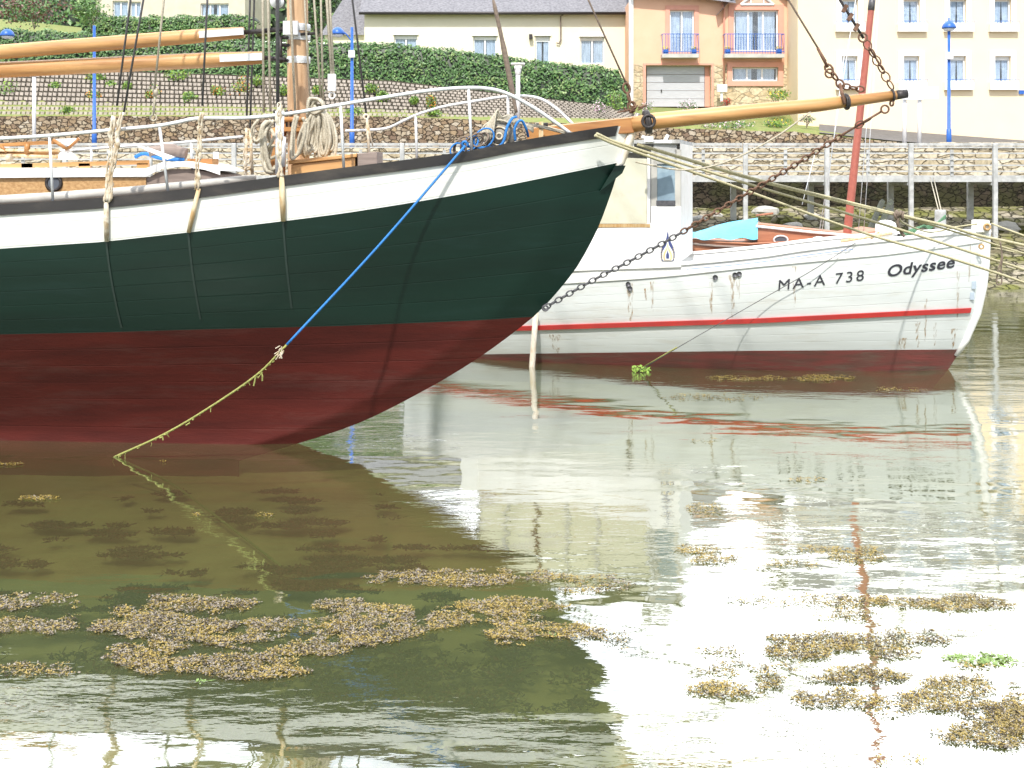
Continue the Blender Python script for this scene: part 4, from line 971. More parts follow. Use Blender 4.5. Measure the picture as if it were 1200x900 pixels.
# guard rails
def rail(pts, side, stan, r=.021):
    Q = [P(x, y, G.near(x, zcap, side, -.05).y) for x, y in pts]
    m = MB(); m.tube(smooth(Q, 6), r, 8); rl = m.build('guard_rail', 'steel', boat)
    for (x0, y0, x1, y1) in stan:
        dd = G.near(x0, zcap, side, -.05).y; m = MB(); m.tube([P(x0, y0, dd), P(x1, y1, dd)], .016, 8); m.build('stanchion', 'steel', rl)
rail([(-60, 166), (0, 162.5), (58, 159), (130, 152.5), (180, 148), (205, 144), (235, 138.5), (290, 138), (340, 133), (400, 122.5), (470, 111), (510, 105.5), (545, 103), (572, 104), (595, 110), (625, 126), (650, 143), (668, 156)], 1,
     [(58, 160, 62, 236), (187, 149, 197, 225), (399, 123, 403, 199), (549, 103.5, 553, 179)])
rail([(-60, 186), (0, 181), (85, 176), (150, 171), (200, 168), (285, 160)], -1, [(107, 174, 107, 200), (224, 167, 225, 200)], .018)
rail([(405, 153.5), (440, 152), (456, 149.5), (472, 142), (490, 134), (520, 125), (560, 118), (590, 113.5), (615, 112.5), (635, 116.5), (653, 128), (672, 146)], -1, [(487, 135, 488.5, 190), (595, 113, 596, 150)], .018)

# cabin
dc = 13.85
m = MB(); cx0, cx1 = P(-260, 0, dc).x, P(171, 0, dc).x; zt = P(0, 208, dc).z; zt2 = P(0, 206.5, dc).z
m.b2(cx0, cx1, dc, dc + 1.2, 2.55, zt); cab = m.build('cabin', 'cabinw', boat)
# curved forward end
m = MB(); fr = [(171, 209), (185, 201), (200, 197), (220, 197), (240, 200), (257, 204)]
f0 = [P(x, y + 1, dc + .02) for x, y in fr]; m.grid([[Vector((p.x, dc + .02, 2.55)) for p in f0], f0, [p + Vector((0, 1.15, 0)) for p in f0]], sm=False); m.add([f0[-1], f0[-1] + Vector((0, 1.15, 0)), Vector((f0[-1].x, dc + 1.17, 2.55)), Vector((f0[-1].x, dc + .02, 2.55))], [(0, 1, 2, 3)])
m.build('forward_coaming', 'oldw', cab)
m = MB(); tp = [P(-260, 199, dc - .04), P(0, 196.5, dc - .04), P(171, 197, dc - .04), P(190, 190, dc - .04), P(215, 189, dc - .04), P(240, 193, dc - .04), P(258, 200, dc - .04)]; bt = [P(-260, 211, dc - .04), P(0, 208.5, dc - .04), P(171, 206.5, dc - .04), P(190, 198, dc - .04), P(215, 195, dc - .04), P(240, 199, dc - .04), P(258, 205, dc - .04)]
m.grid([bt, tp, [p + Vector((0, 1.28, .0)) for p in tp]], sm=False); m.build('roof', 'whiteb', cab)
m = MB(); c = P(63, 214.5, dc - .01); m.torus(c, .085, .02, (0, 1, 0), 20, 6); ph = m.build('porthole', 'iron', cab)
m = MB(); m.lathe((c.x, c.y - .005, c.z), [(.08, 0), (.0, .005)], 20, axis='y'); m.build('pane', 'dark', ph)
m = MB(); a0, a1 = P(-260, 195, dc).x, P(175, 0, dc).x
m.grid([[Vector((P(x, 0, dc).x, dc + yy, P(0, lerp(194, 187.5, (x + 60) / 235) + oy, dc).z)) for x in (-260, -60, 0, 60, 120, 175)] for yy, oy in ((0, 5), (0, 0), (.07, 0))], sm=False)
for x in (-80, 33, 100, 168): m.box(P(x, 195, dc + .035), (.13, .07, .07))
m.build('handrail', 'spar', cab)
m = MB(); m.tube([P(-200, 243, 13.35), P(0, 234.5, 13.4), P(60, 231, 13.45), P(150, 224, 13.5), P(255, 213, 13.6), P(300, 208, 13.65)], [.055, .055, .055, .05, .045, .035], 12); m.build('stowed_spar', 'conc', boat)
# hatch gear on the cabin roof
t = thing('wooden_tender', P(30, 186, 14.5), 'upturned varnished frame boat lying on the cabin roof at left', 'dinghy')
m = MB(); m.grid([[P(x, y, dd) for x, y in ((-80, 172), (0, 168), (40, 165.5), (66, 165), (75, 172))] for dd in (14.2, 14.9)], sm=False)
m.grid([[P(x, y, 14.2) for x, y in ((-80, 172), (0, 168), (40, 165.5), (66, 165), (75, 172))], [P(x, y, 14.2) for x, y in ((-80, 177), (0, 172), (40, 170), (66, 169), (75, 174))]], sm=False); m.build('bottom_boards', 'varn', t)
m = MB(); m.tube([P(-80, 182, 14.3), P(20, 180, 14.3), P(68, 178, 14.3)], .035, 6); m.tube([P(62, 164, 14.18), P(79, 175, 14.18)], .022, 6); m.tube([P(93, 162, 14.18), P(80, 174, 14.18)], .02, 6); m.tube([P(0, 170, 14.2), P(8, 178, 14.2)], .02, 5); m.tube([P(32, 168, 14.2), P(32, 179, 14.2)], .035, 5); m.build('frames', 'varn', t)
m = MB(); m.tube([P(-20, 181, 14.25), P(68, 184, 14.2)], .022, 6); m.tube([P(-30, 176, 14.2), P(70, 177, 14.2)], .018, 6); m.build('oars', 'stemw', t)
m = MB(); m.add([P(65, 163, 14.3), P(93, 162, 14.3), P(80, 171, 14.2)], [(0, 1, 2)]); m.add([P(66, 187, 14.2), P(70, 179, 14.2), P(80, 174, 14.2), P(87, 181, 14.2), P(92, 187, 14.2), P(66, 187, 14.5), P(80, 174, 14.5), P(92, 187, 14.5)], [(0, 1, 2, 3, 4), (2, 3, 4, 7, 6)]); m.build('stern_board', 'whiteb', t)
m = MB(); m.tube([P(8, 185, 14.2), P(14, 185, 14.2)], [.05, .05], 10); m.build('rope_bundle', 'lash', t)
t = thing('sail_bundle', P(195, 187, 14.2), 'grey and blue bundle with a white board on the forward cabin roof', 'bundle')
m = MB(); m.tube(smooth([P(176, 178, 14.3), P(190, 177, 14.3), P(205, 178, 14.3), P(218, 181, 14.3)], 4), [.07] * 4 + [.09] * 5 + [.075] * 4, 12); m.build('grey_bag', 'oldw', t)
m = MB(); m.tube(smooth([P(158, 184, 14.3), P(170, 180, 14.3), P(190, 186, 14.25), P(216, 187, 14.25)], 4), .022, 8); m.build('blue_cover', 'ropeb', t)
m = MB(); m.add([P(160, 171, 14.1), P(172, 172, 14.1), P(206, 184, 14.1), P(196, 187, 14.1)] + [P(160, 171, 14.14), P(172, 172, 14.14), P(206, 184, 14.14), P(196, 187, 14.14)], [(0, 1, 2, 3), (4, 7, 6, 5), (0, 4, 5, 1), (2, 6, 7, 3), (3, 7, 4, 0)]); m.build('white_board', 'whiteb', t)
m = MB(); m.box(P(238, 190, 14.4), (.3, .3, .08)); m.build('deck_hatch', 'varn', boat)
m = MB(); m.tube([P(253, 178, 14.9), P(253, 202, 14.9)], .035, 6); m.build('deck_post', 'steel', boat)
# wooden box beside mast
def obox(name, p0, p1, hgt, dep, mt, par, dd):
    a, b = P(*p0, dd), P(*p1, dd); vs = []
    for p in (a, b):
        for y, z in ((0, -hgt), (dep, -hgt), (dep, 0), (0, 0)): vs.append(p + Vector((0, y, z)))
    m = MB(); m.add(vs, [(3, 2, 1, 0), (4, 5, 6, 7), (0, 1, 5, 4), (1, 2, 6, 5), (2, 3, 7, 6), (3, 0, 4, 7)]); return bevel(m.build(name, mt, par), .008)
bx_ = obox('deck_box', (341, 193), (416, 184), .3, .7, 'spar', boat, 13.55); obox('lid', (338, 188), (418, 179.5), .045, .75, 'spar', bx_, 13.52)
obox('plain_box', (419, 180), (442, 177.5), .3, .6, 'oldw', boat, 13.55)
# windlass
t2 = thing('windlass', P(586, 175, 13.8), 'round winch drum wrapped in pale rope on the foredeck', 'winch')
m = MB(); c = P(585, 160, 13.7); m.lathe(c, [(.0, -.12), (.08, -.12), (.085, -.1), (.17, -.09), (.185, -.04), (.185, .06), (.17, .08), (0, .08)], 26, axis='y'); m.build('drum', 'tyre', t2)
m = MB(); m.torus((c.x, c.y - .11, c.z), .105, .012, (0, 1, 0), 22, 6); m.torus((c.x, c.y - .12, c.z), .035, .012, (0, 1, 0), 14, 6); m.build('drum_ring', 'lash', t2)
m = MB(); m.box((c.x, c.y + .1, c.z - .16), (.3, .3, .1)); m.build('foot', 'iron', t2)
m = MB()
for k in range(9):
    r_ = .19 + .02 * random.random(); y_ = 13.66 + .035 * k
    ph0 = random.randint(30, 70)
    pts = [Vector((c.x + math.cos(a) * r_ * 1.02 + random.uniform(-.004, .004) - .01, y_ - .08, c.z + math.sin(a) * r_ * (.92))) for a in [R(q) for q in range(ph0, 190, 9)]]
    m.tube(pts, .012, 6)
for k in range(11):
    m.tube(smooth([P(552 + k * 2.5, 172 - k, 13.5), P(562 + k * 2, 160 - k * 3, 13.55), P(578 + k, 147 - k, 13.6), P(600, 143 - k * .7, 13.65), P(625, 149 + k * .6, 13.7)], 5), .011, 6)
m.build('wound_rope', 'rope', label='pale rope wound over the winch drum and piled on the foredeck', cat='rope', org=c)
m = MB(); m.tube(smooth([P(601, 143, 13.7), P(640, 149, 13.72), P(668, 155.5, 13.75), P(697, 157.5, 13.8)], 6), .014, 6); m.tube(smooth([P(598, 141, 13.7), P(645, 152, 13.72), P(668, 158, 13.76)], 6), .013, 6)
m.build('bow_line', 'rope', label='pale line led from the winch forward to the bow', cat='rope', org=P(640, 149, 13.7))
m = MB(); m.tube([P(607, 150, 14.4), P(607, 78, 14.4)], .026, 10); vp = thing('deck_ventilator', P(607, 160, 14.4), 'slim white T topped pipe standing behind the winch', 'ventilator')
m.build('pipe', 'lampw', vp); m = MB(); m.box(P(607, 75, 14.4), (.17, .1, .022)); m.box(P(607, 79, 14.4), (.09, .08, .04)); m.tube([P(607, 80, 14.4), P(607, 88, 14.4)], [.045, .03], 10); bevel(m.build('cap', 'lampw', vp), .008)
# second coil heap left of drum
m = MB()
for k in range(9):
    c2 = P(535 + k * 4, 175 - k * 1.6, 13.45); m.torus(c2, .06 + .018 * (k % 3), .011, (random.uniform(-.9, .9), 1, random.uniform(-.9, .9)), 18, 5, k % 4 == 0, 1.35)
m.build('rope_heap', ['brownrope', 'ropeb'], label='small heap of dark and blue rope beside the winch', cat='rope', org=P(550, 172, 13.45))

# coils hanging at the mast
def coil(pts_list, r, label, dd, mt='rope'):
    m = MB(); 
    for pts in pts_list: m.tube(smooth([P(x, y, dd + random.uniform(-.06, .06)) for x, y in pts], 6), r, 6)
    o = P(*pts_list[0][0], dd); return m.build('rope_coil', mt, label=label, cat='rope coil', group='rope coils hung at the mast', org=o)
L1 = []
for k in range(7):
    e = k * .9; L1.append([(311 + e, 142), (306 + e * .6, 150), (305.5 + e, 175), (309 + e, 198), (318, 203 - e * .5), (326 - e * .3, 200), (330, 188)] if k % 2 else [(315 + e, 141), (309 + e * .4, 155), (307 + e, 180), (313 + e, 199), (322, 201 - e), (329, 192)])
L1 += [[(312, 150), (318, 170), (316, 185), (326, 182)], [(314, 146), (321, 160), (314, 174), (322, 170)]]
coil(L1, .019, 'long pale rope coil hanging left of the mast', 13.35)
coil([[(304, 138), (297, 150), (299, 165), (307, 160), (309, 144)], [(303, 140), (295, 152), (301, 168), (306, 150)]], .016, 'short pale rope coil farthest left of the mast', 13.5)
L2 = []
for k in range(17):
    x = 352 + k * 2.4; w = random.uniform(5, 10); yb = random.uniform(172, 186)
    L2.append([(368 + random.uniform(-6, 8), 124 + random.uniform(-4, 6)), (lerp(368, x, .6) + random.uniform(-3, 3), 142), (x - w * .5, 165), (x, yb), (x + w * .6, 165), (lerp(370, x, .7) + 4, 140), (374, 126)])
coil(L2, .017, 'large tangled bunch of pale rope hanging right of the mast', 13.75)
L3 = []
for k in range(8): L3.append([(360, 134 + k), (362 + k, 118 - random.uniform(0, 3)), (372 + k, 117 + k * .5), (378, 124 + k), (368, 130 + k), (361, 126)])
coil(L3, .016, 'knot of pale rope turns at the top of the tangled bunch', 13.72)
coil([[(347, 134), (343, 150), (341, 183), (346, 184), (352, 172), (358, 150), (355, 138)], [(349, 136), (345, 155), (344, 180), (350, 180), (357, 160), (357, 143)]], .018, 'open loop of thick pale rope in front of the mast', 13.5)
m = MB(); m.tube([P(327, 204, 13.3), P(328, 130, 13.3)], [.045, .05], 8); m.tube([P(329, 195, 13.28), P(331, 160, 13.28)], [.05, .04], 8); m.build('wrapped_shroud_end', 'lampw', boat)

# blue mooring rope
m = MB()
dn = nd(545) - .07; q0, q1 = P(545, 171, dn), P(336, 404, 12.75)
m.tube(smooth([q0, lerp(q0, q1, .5) + Vector((.0, -.03, -.04)), q1], 10), .0135, 8, 0)
m.tube(smooth([P(545, 171, 13.45), P(562, 173, 13.45), P(582, 172, 13.5), P(590, 166, 13.5), P(594, 150, 13.5), P(600, 139, 13.55), P(605, 137, 13.6)], 6), .016, 8, 0)
m.tube(smooth([P(604, 165, 13.55), P(603, 152, 13.52), P(607, 143, 13.52), P(612, 142, 13.55), P(617, 152, 13.6), P(619, 160, 13.7)], 6), .015, 8, 0)
m.torus(P(545, 169, 13.4), .03, .018, (.3, 1, .3), 10, 6, 0)
q2 = Gd(134, 535.5); pts = smooth([q1, P(300, 440, 12.9), P(240, 481, 13.15), P(190, 510, 13.35), q2], 8)
m.tube(pts, .012, 8, 1)
m.tube(smooth([q2, Gd(160, 547, -.08), Gd(200, 566, -.18), Gd(260, 610, -.3), Gd(335, 668, -.37)], 6), .012, 6, 2)
for _ in range(46):
    p = random.choice(pts[2:]); l = random.choice((.015, .02, .03, .05, .1)) * random.uniform(.5, 1.3); m.tube([p, p + Vector((random.uniform(-.02, .02), 0, -l * .5)), p + Vector((random.uniform(-.04, .02), 0, -l))], random.choice((.003, .005, .008)), 4, 1)
for _ in range(12):
    p = P(330 + random.uniform(-6, 4), 409 + random.uniform(-4, 6), 12.76); m.tube([p, p + Vector((random.uniform(-.05, .02), 0, -random.uniform(.02, .08)))], .006, 4, 3)
m.build('blue_mooring_rope', ['ropeb', 'ropeo', 'w_green', 'lash'], label='blue mooring rope turning mossy yellow where it enters the water', cat='mooring rope', org=q0)

# bow mooring ropes to the right
def mrope(pts, r, label, strands=1):
    m = MB(); Q = smooth([P(*p) for p in pts], 8); m.tube(Q, r, 8)
    m.build('mooring_rope', 'ropey', label=label, cat='mooring rope', group='mooring ropes led from the bow to the right', org=Q[0])
mrope([(697, 158.5, 13.55), (735, 174.5, 13.7), (880, 225.5, 14.4), (1008, 271.5, 14.9), (1112, 302, 15.3), (1200, 331, 15.7), (1330, 378, 16.2), (1480, 440, 17)], .0165, 'lowest pale mooring rope crossing the lettering on the white bow')
mrope([(699, 156.5, 13.55), (735, 171, 13.72), (880, 216.5, 14.5), (1040, 264.5, 15.1), (1160, 303, 15.6), (1200, 316, 15.8), (1330, 362, 16.3), (1480, 430, 17)], .0165, 'middle pale mooring rope running just above the lowest one')
mrope([(747, 169, 14), (880, 208.5, 14.5), (980, 233.5, 14.9), (1051, 251, 15.2), (1110, 265, 15.4), (1147, 276, 15.6), (1200, 287.5, 15.8), (1330, 320, 16.3), (1480, 370, 17)], .019, 'thick upper mooring rope with a knot above the white deck')
mrope([(747, 170, 14), (880, 210, 14.5), (980, 235.5, 14.9), (1053, 253, 15.2), (1120, 272, 15.5), (1200, 297, 15.8), (1330, 335, 16.3), (1480, 390, 17)], .012, 'thin mooring rope running beneath the thick upper one')
mrope([(1145, 262.5, 19.2), (1120, 266, 19.0), (1090, 272, 18.6), (1060, 262, 17.0), (1052, 252, 15.2)], .012, 'short rope from the white stem head back to the knot')
mrope([(1162, 262, 19.2), (1200, 276, 18.5), (1300, 310, 18), (1480, 380, 17.5)], .014, 'mooring rope led from the white stem head out to the right')
mrope([(1162, 290, 19.2), (1200, 297.5, 18.8), (1300, 318, 18), (1480, 385, 17.5)], .010, 'thin greenish rope led from below the white stem head')
m = MB(); c = P(1053, 252, 15.15)
for k in range(7): m.torus(c + Vector((random.uniform(-.05, .05), 0, random.uniform(-.02, .02))), .035, .016, (1, random.uniform(-.5, .5), random.uniform(-.5, .5)), 12, 6)
m.tube(smooth([c, P(1052, 262, 15.15), P(1056, 272, 15.2), P(1060, 277, 15.2)], 4), .02, 6); m.build('rope_knot', 'brownrope', label='dark knot tying the upper mooring ropes together', cat='knot', org=c)
m = MB(); m.tube(smooth([P(1172, 283, 15.6), P(1174, 300, 15.6), P(1169, 320, 15.6), P(1168, 331, 15.6), P(1171, 333.5, 15.6), P(1174, 330, 15.6), P(1173, 318, 15.6), P(1175, 300, 15.6)], 6), .01, 6); m.build('rope_loop', 'brownrope', label='small grey rope loop dangling from the mooring ropes', cat='rope', org=P(1172, 283, 15.6))

# ------------------------------------------------------------------ white boat
WC = [(300, 312), (560, 312), (690, 312), (766, 310.5), (800, 308.5), (850, 304), (900, 298.5), (933, 293), (1000, 284.5), (1040, 280.5), (1090, 275), (1147, 270.5), (1160, 270)]
WK = [(300, 333), (560, 332), (661, 331), (747, 325.5), (789, 322), (880, 312), (933, 307), (1040, 297), (1107, 288.5), (1147, 283), (1160, 281)]
WR = [(300, 389), (611, 385), (747, 380.5), (880, 376.5), (1040, 368.5), (1135, 364), (1160, 362.5)]
WB = [(300, 417), (576, 415), (720, 413), (880, 411), (1107, 409.5), (1160, 409)]
WS = [(1156, 270), (1155.5, 300), (1153.5, 333), (1147, 365), (1134, 397), (1112, 432), (1085, 465)]
B = Hull(1156, 270, 19.4, 14, WS, 1.3, 4.6, 9.7, -.7, .55, 2.4)
for _ in range(4): B.capz = B.curve(WC)
bcap = B.capz; bk = B.curve(WK); br_ = B.curve(WR); bb = B.curve(WB)
wb = thing('fishing_boat', (B.O.x - 4, B.O.y + 1, 0), 'white wooden fishing boat with red rub rail, black bow lettering and wheelhouse', 'fishing boat')
m = MB(); B.bands(m, [bcap, bk, br_, bb, lambda st: -.6], [3, 8, 4, 6], [0, 1, 1, 2]); B.transom(m, [bcap], 1); m.build('hull', ['whiteb', 'white2', 'boot2'], wb)
m = MB(); B.decksheet(m, lambda st: bcap(st) - .004, .4, .14); m.build('deck', ['whiteb', 'conc'], wb)
m = MB()
for side in (1, -1):
    rr = [B.rows(lambda st, o=o: br_(st) + o, side, off=f_) for o, f_ in ((.045, .0), (.04, .035), (-.035, .035), (-.04, 0))]; rr = [[p for p in r][5:] for r in rr]; m.grid(rr if side == 1 else [list(reversed(r)) for r in rr], 0, False)
m.build('rub_rail', 'redline', wb)
m = MB()
for side in (1, -1):
    rr = [B.rows(lambda st, o=o: bk(st) + o, side, off=f_) for o, f_ in ((.02, .0), (.018, .025), (-.02, .025), (-.022, 0))]; m.grid(rr if side == 1 else [list(reversed(r)) for r in rr], 0, False)
m.build('knuckle_strip', 'whiteb', wb)
m = MB()
for side in (1, -1):
    rr = [B.rows(lambda st: bcap(st) - .03, side, off=.03), B.rows(lambda st: bcap(st) + .015, side, off=.03), B.rows(lambda st: bcap(st) + .015, side, off=-.16), B.rows(lambda st: bcap(st) - .03, side, off=-.16)]; rr = [r[4:] for r in rr]; m.grid(rr if side == 1 else [list(reversed(r)) for r in rr], 0, False)
m.build('bulwark_cap', 'whiteb', wb)
# stem timber down the bow
m = MB(); stp = [(1157, 262), (1156.5, 285), (1156, 310), (1153.5, 335), (1147, 366), (1134, 398), (1122, 417)]
m.tube([P(x - 2, y, 19.4 + (1156 - x) / 72 * .2) for x, y in stp], [.085, .085, .08, .075, .07, .06, .04], 10); m.build('stem_post', 'whiteb', wb)
m = MB(); m.box(P(1149, 265, 19.35), (.22, .24, .2)); bevel(m.build('stem_head', 'whiteb', wb), .02)
m = MB(); m.torus(P(1157, 266, 19.2), .045, .02, (.3, 1, 0), 14, 6); m.build('bow_fairlead', 'stain', wb)
m = MB(); m.torus(P(1150, 289, 19.15), .035, .014, (.3, 1, 0), 12, 6); m.build('bow_ring', 'stain', wb)
m = MB()
for px, y in ((1141, 334), (1139, 347)): m.box(B.near(px, P(px, y, 19.3).z, 1, .01), (.07, .03, .12)); 
m.build('draught_mark', mat('faded_blue_grey', (.42, .5, .58), (.35, .42, .5), .6, 9), wb)
# rust stains as thin patches on the planking
def patch(px, y0, y1, w, mt, name):
    p0 = P(px, y0, 19.6); p1 = P(px, y1, 19.6); st = B.st_at(px, p0.z); z0_, z1_ = B.near(px, p0.z).z, p1.z
    # solve z precisely
    def zy(py, st):
        z = 1.0
        for _ in range(8): p = B.pt(st, z); z = H - (py - HY) / F * p.y
        return z
    n = 9; rr = []
    for k in range(n + 1):
        z = lerp(zy(y0, st), zy(y1, st), k / n); ww = w * (1 - .6 * k / n) * random.uniform(.7, 1.2)
        rr.append([B.pt(st - ww, z, 1, .004), B.pt(st + ww, z, 1, .004)])
    return MB().grid(rr).build(name, mt, wb)
SM = bpy.data.materials.new('rust_run'); N, L = nodes_of(SM); bs = N['Principled BSDF']; bs.inputs['Base Color'].default_value = (.40, .25, .10, 1); bs.inputs['Roughness'].default_value = .8
tcn = N.new('ShaderNodeTexCoord'); mpn = N.new('ShaderNodeMapping'); mpn.inputs['Scale'].default_value = (14, 14, 2.2); nn = N.new('ShaderNodeTexNoise'); nn.inputs['Scale'].default_value = 2.2; nn.inputs['Detail'].default_value = 6
rp = N.new('ShaderNodeValToRGB'); rp.color_ramp.elements[0].position = .46; rp.color_ramp.elements[1].position = .72; rp.color_ramp.elements[1].color = (.75, .75, .75, 1)
L.new(tcn.outputs['Object'], mpn.inputs[0]); L.new(mpn.outputs[0], nn.inputs[0]); L.new(nn.outputs['Fac'], rp.inputs[0]); L.new(rp.outputs[0], bs.inputs['Alpha'])
for q in ((738, 332, 376, .06), (757, 338, 352, .03), (764, 330, 366, .03), (858, 322, 372, .05), (865, 320, 350, .04), (833, 328, 372, .035), (931, 312, 360, .03), (1076, 372, 407, .05), (1085, 350, 400, .03), (1118, 385, 408, .05), (1123, 318, 372, .03), (1058, 396, 409, .08), (1136, 285, 330, .03), (650, 392, 414, .1), (1096, 378, 405, .03)):
    patch(*q, SM, 'rust_streak')
for px, y in ((736, 333), (738, 338), (861, 322), (866, 321), (838, 325)):
    z = B.near(px, P(px, y, 19.2).z); st = B.st_at(px, P(px, y, 19.0).z)
    zz_ = 1.0
    for _ in range(8): p = B.pt(st, zz_); zz_ = H - (y - HY) / F * p.y
    MB().lathe(B.pt(st, zz_, 1, .0), [(.04, -.03), (.04, 0), (.03, .005)], 12, axis='y').build('hull_fitting', 'galv', wb)
# lettering on the planking
def lettering(text, x0, y0, x1, y1, caph, slant, bold, gap):
    cu = bpy.data.curves.new('txt', 'FONT'); cu.body = text; cu.size = 1; cu.offset = bold; cu.space_character = gap; cu.resolution_u = 5
    ob = bpy.data.objects.new('txt', cu); COL.objects.link(ob); dg = bpy.context.evaluated_depsgraph_get(); dg.update()
    me = bpy.data.meshes.new_from_object(ob.evaluated_get(dg)); bpy.data.objects.remove(ob)
    xsv = [v.co.x for v in me.vertices]; a, b_ = min(xsv), max(xsv); ch = .70
    m = MB(); vs = []
    for v in me.vertices:
        u = (v.co.x - a) / (b_ - a); w = v.co.y / ch
        px = lerp(x0, x1, u) + slant * w * caph; py = lerp(y0, y1, u) - w * caph
        z = P(px, py, 18.9).z
        for _ in range(6): p = B.near(px, z, 1, .012); z = H - (py - HY) / F * p.y
        vs.append(B.near(px, z, 1, .012))
    m.add(vs, [tuple(p.vertices) for p in me.polygons]); return m.build('lettering', 'letter', wb)
lettering('MA-A 738', 912, 340.5, 1012, 328.5, 12.5, .08, .0, 1.25)
lettering('Odyssee', 1039, 324.5, 1118, 313, 13.5, .22, .018, 1.04)
# wheelhouse
th_ = B.a
def wp(px, py, off):                     # point above the hull side, `off` metres inside it
    off -= .14
    z = P(px, py, 19).z
    st = B.st_at(px, bcap, 1, -off); base = B.pt(st, bcap(st), 1, -off); d_ = base.y
    return Vector((base.x, d_, H - (py - HY) / F * d_))
def panel(quad, off, thick, mt, name, par, bev=0):
    v = [wp(x, y, off) for x, y in quad]; n = len(v); bk_ = [p - B.N * thick for p in v]
    m = MB(); m.add(v + bk_, [tuple(range(n)), tuple(range(2 * n - 1, n - 1, -1))] + [(i, n + i, n + (i + 1) % n, (i + 1) % n) for i in range(n)])
    o = m.build(name, mt, par)
    if bev: bevel(o, bev)
    return o
wh = panel([(540, 318), (660, 318), (798, 313), (798, 242), (763, 242), (763, 262), (540, 262)], .10, .09, 'whiteb', 'wheelhouse', wb)
panel([(797.5, 300), (797.5, 175), (791, 175), (791, 300)], .115, .12, 'conc', 'corner_post', wh)
panel([(763, 266), (763, 176), (770, 176), (770, 266)], .115, .12, 'conc', 'corner_post', wh)
panel([(758.5, 266), (758.5, 180), (762, 180), (762, 266)], .105, .05, 'whiteb', 'door_post', wh)
panel([(766, 192), (793, 192), (793, 167), (766, 167)], .115, .08, 'pierp', 'window_head', wh)
panel([(769, 241), (791.5, 241), (791.5, 235), (769, 235)], .11, .07, 'galv', 'window_sill', wh)
panel([(770, 235), (791, 235), (791, 192), (770, 192)], .125, .01, 'glass', 'window_pane', wh)
panel([(770, 240), (791, 240), (791, 190), (770, 190)], .145, .01, mat('blue_grey_blind', (.50, .60, .66), (.36, .45, .52), .6, 5), 'window_blind', wh)
panel([(562, 262), (758, 262), (758, 186), (562, 176)], .1, .05, 'canvas', 'canvas_screen', wh)
for px in (592, 629, 665, 699):
    panel([(px - 2, 262), (px + 2, 262), (px + 2, 180), (px - 2, 178)], .09, .04, 'rust' if px == 629 else 'conc', 'canvas_batten', wh)
panel([(562, 266.5), (762, 266.5), (762, 262.5), (562, 262.5)], .09, .06, 'stain', 'rusty_sill', wh)
# far side and roof so the wheelhouse is a solid volume
v0, v1 = wp(560, 170, .1), wp(797, 168, .1); zdk = v1.z - 1.9
m = MB(); A0 = Vector((v0.x, v0.y, 0)); A1 = Vector((v1.x, v1.y, 0)); off_ = -B.N * 2.1
for (p, q) in ((A1, A1 + off_), (A0, A0 + off_), (A0 + off_, A1 + off_)): m.add([p + Vector((0, 0, zdk)), q + Vector((0, 0, zdk)), q + Vector((0, 0, v1.z - (.0))), p + Vector((0, 0, v1.z))], [(0, 1, 2, 3)])
m.build('rear_walls', 'whiteb', wh)
m = MB(); e = B.A * -.0
qs = [A0 + B.N * .05, A1 + B.N * .05, A1 + off_, A0 + off_]; m.add([q + Vector((0, 0, v1.z)) for q in qs] + [q + Vector((0, 0, v1.z + .06)) for q in qs], [(3, 2, 1, 0), (4, 5, 6, 7), (0, 1, 5, 4), (1, 2, 6, 5), (2, 3, 7, 6), (3, 0, 4, 7)]); m.build('roof', 'pierp', wh)
m = MB(); m.box(P(760, 163, 18.6), (.14, .1, .09)); m.box(P(771, 166, 18.7), (.4, .2, .05)); m.tube([P(778, 167, 18.7), P(783, 158, 18.7)], .03, 6); m.tube([P(752, 160, 18.6), P(766, 166, 18.6)], .03, 6)
m.build('roof_gear', 'lampw', wh)
# emblem on the wheelhouse side: small pointed arch
def on_wall(px, py): return wp(px, py, .095)
m = MB()
for k, (s_, yb, yt, mi) in enumerate(((1.0, 306, 271, 1), (.84, 305.5, 281, 2), (.62, 305, 285, 0), (.4, 304.5, 289, 2), (.22, 303, 292, 1))):
    prof = [(0, 6.5), (.12, 8), (.3, 8.2), (.45, 7), (.58, 4.8), (.7, 2.6), (.8, 1.3), (.92, .8), (1, 0)]
    hgt = lerp(yb, yt, 1) ; pts = [(782.5 + w * s_, lerp(yb, yt, u)) for u, w in prof] + [(782.5 - w * s_, lerp(yb, yt, u)) for u, w in reversed(prof[:-1])]
    v = [on_wall(x, y) + B.N * (.003 + .003 * k) for x, y in pts]; c = centre(v); m.add([c] + v, [(0, i + 1, i + 2) for i in range(len(v) - 1)] + [(0, len(v), 1)], mi)
for i in range(9):
    y = 287 + i * 2; 
    for sg in (-1, 1): a_ = on_wall(782.5 + sg * 6.8, y) + B.N * .02; m.box(a_, (.02, .003, .008), 0, 0)
m.build('emblem', ['emby', 'embb', 'whiteb'], wh)
m = MB(); m.tube(smooth([B.near(px, bcap, 1, .035) + Vector((0, 0, -.10)) for px in (805, 850, 900, 950, 1000)], 4), .0045, 5); m.build('blue_lacing', 'ropeb', wb)
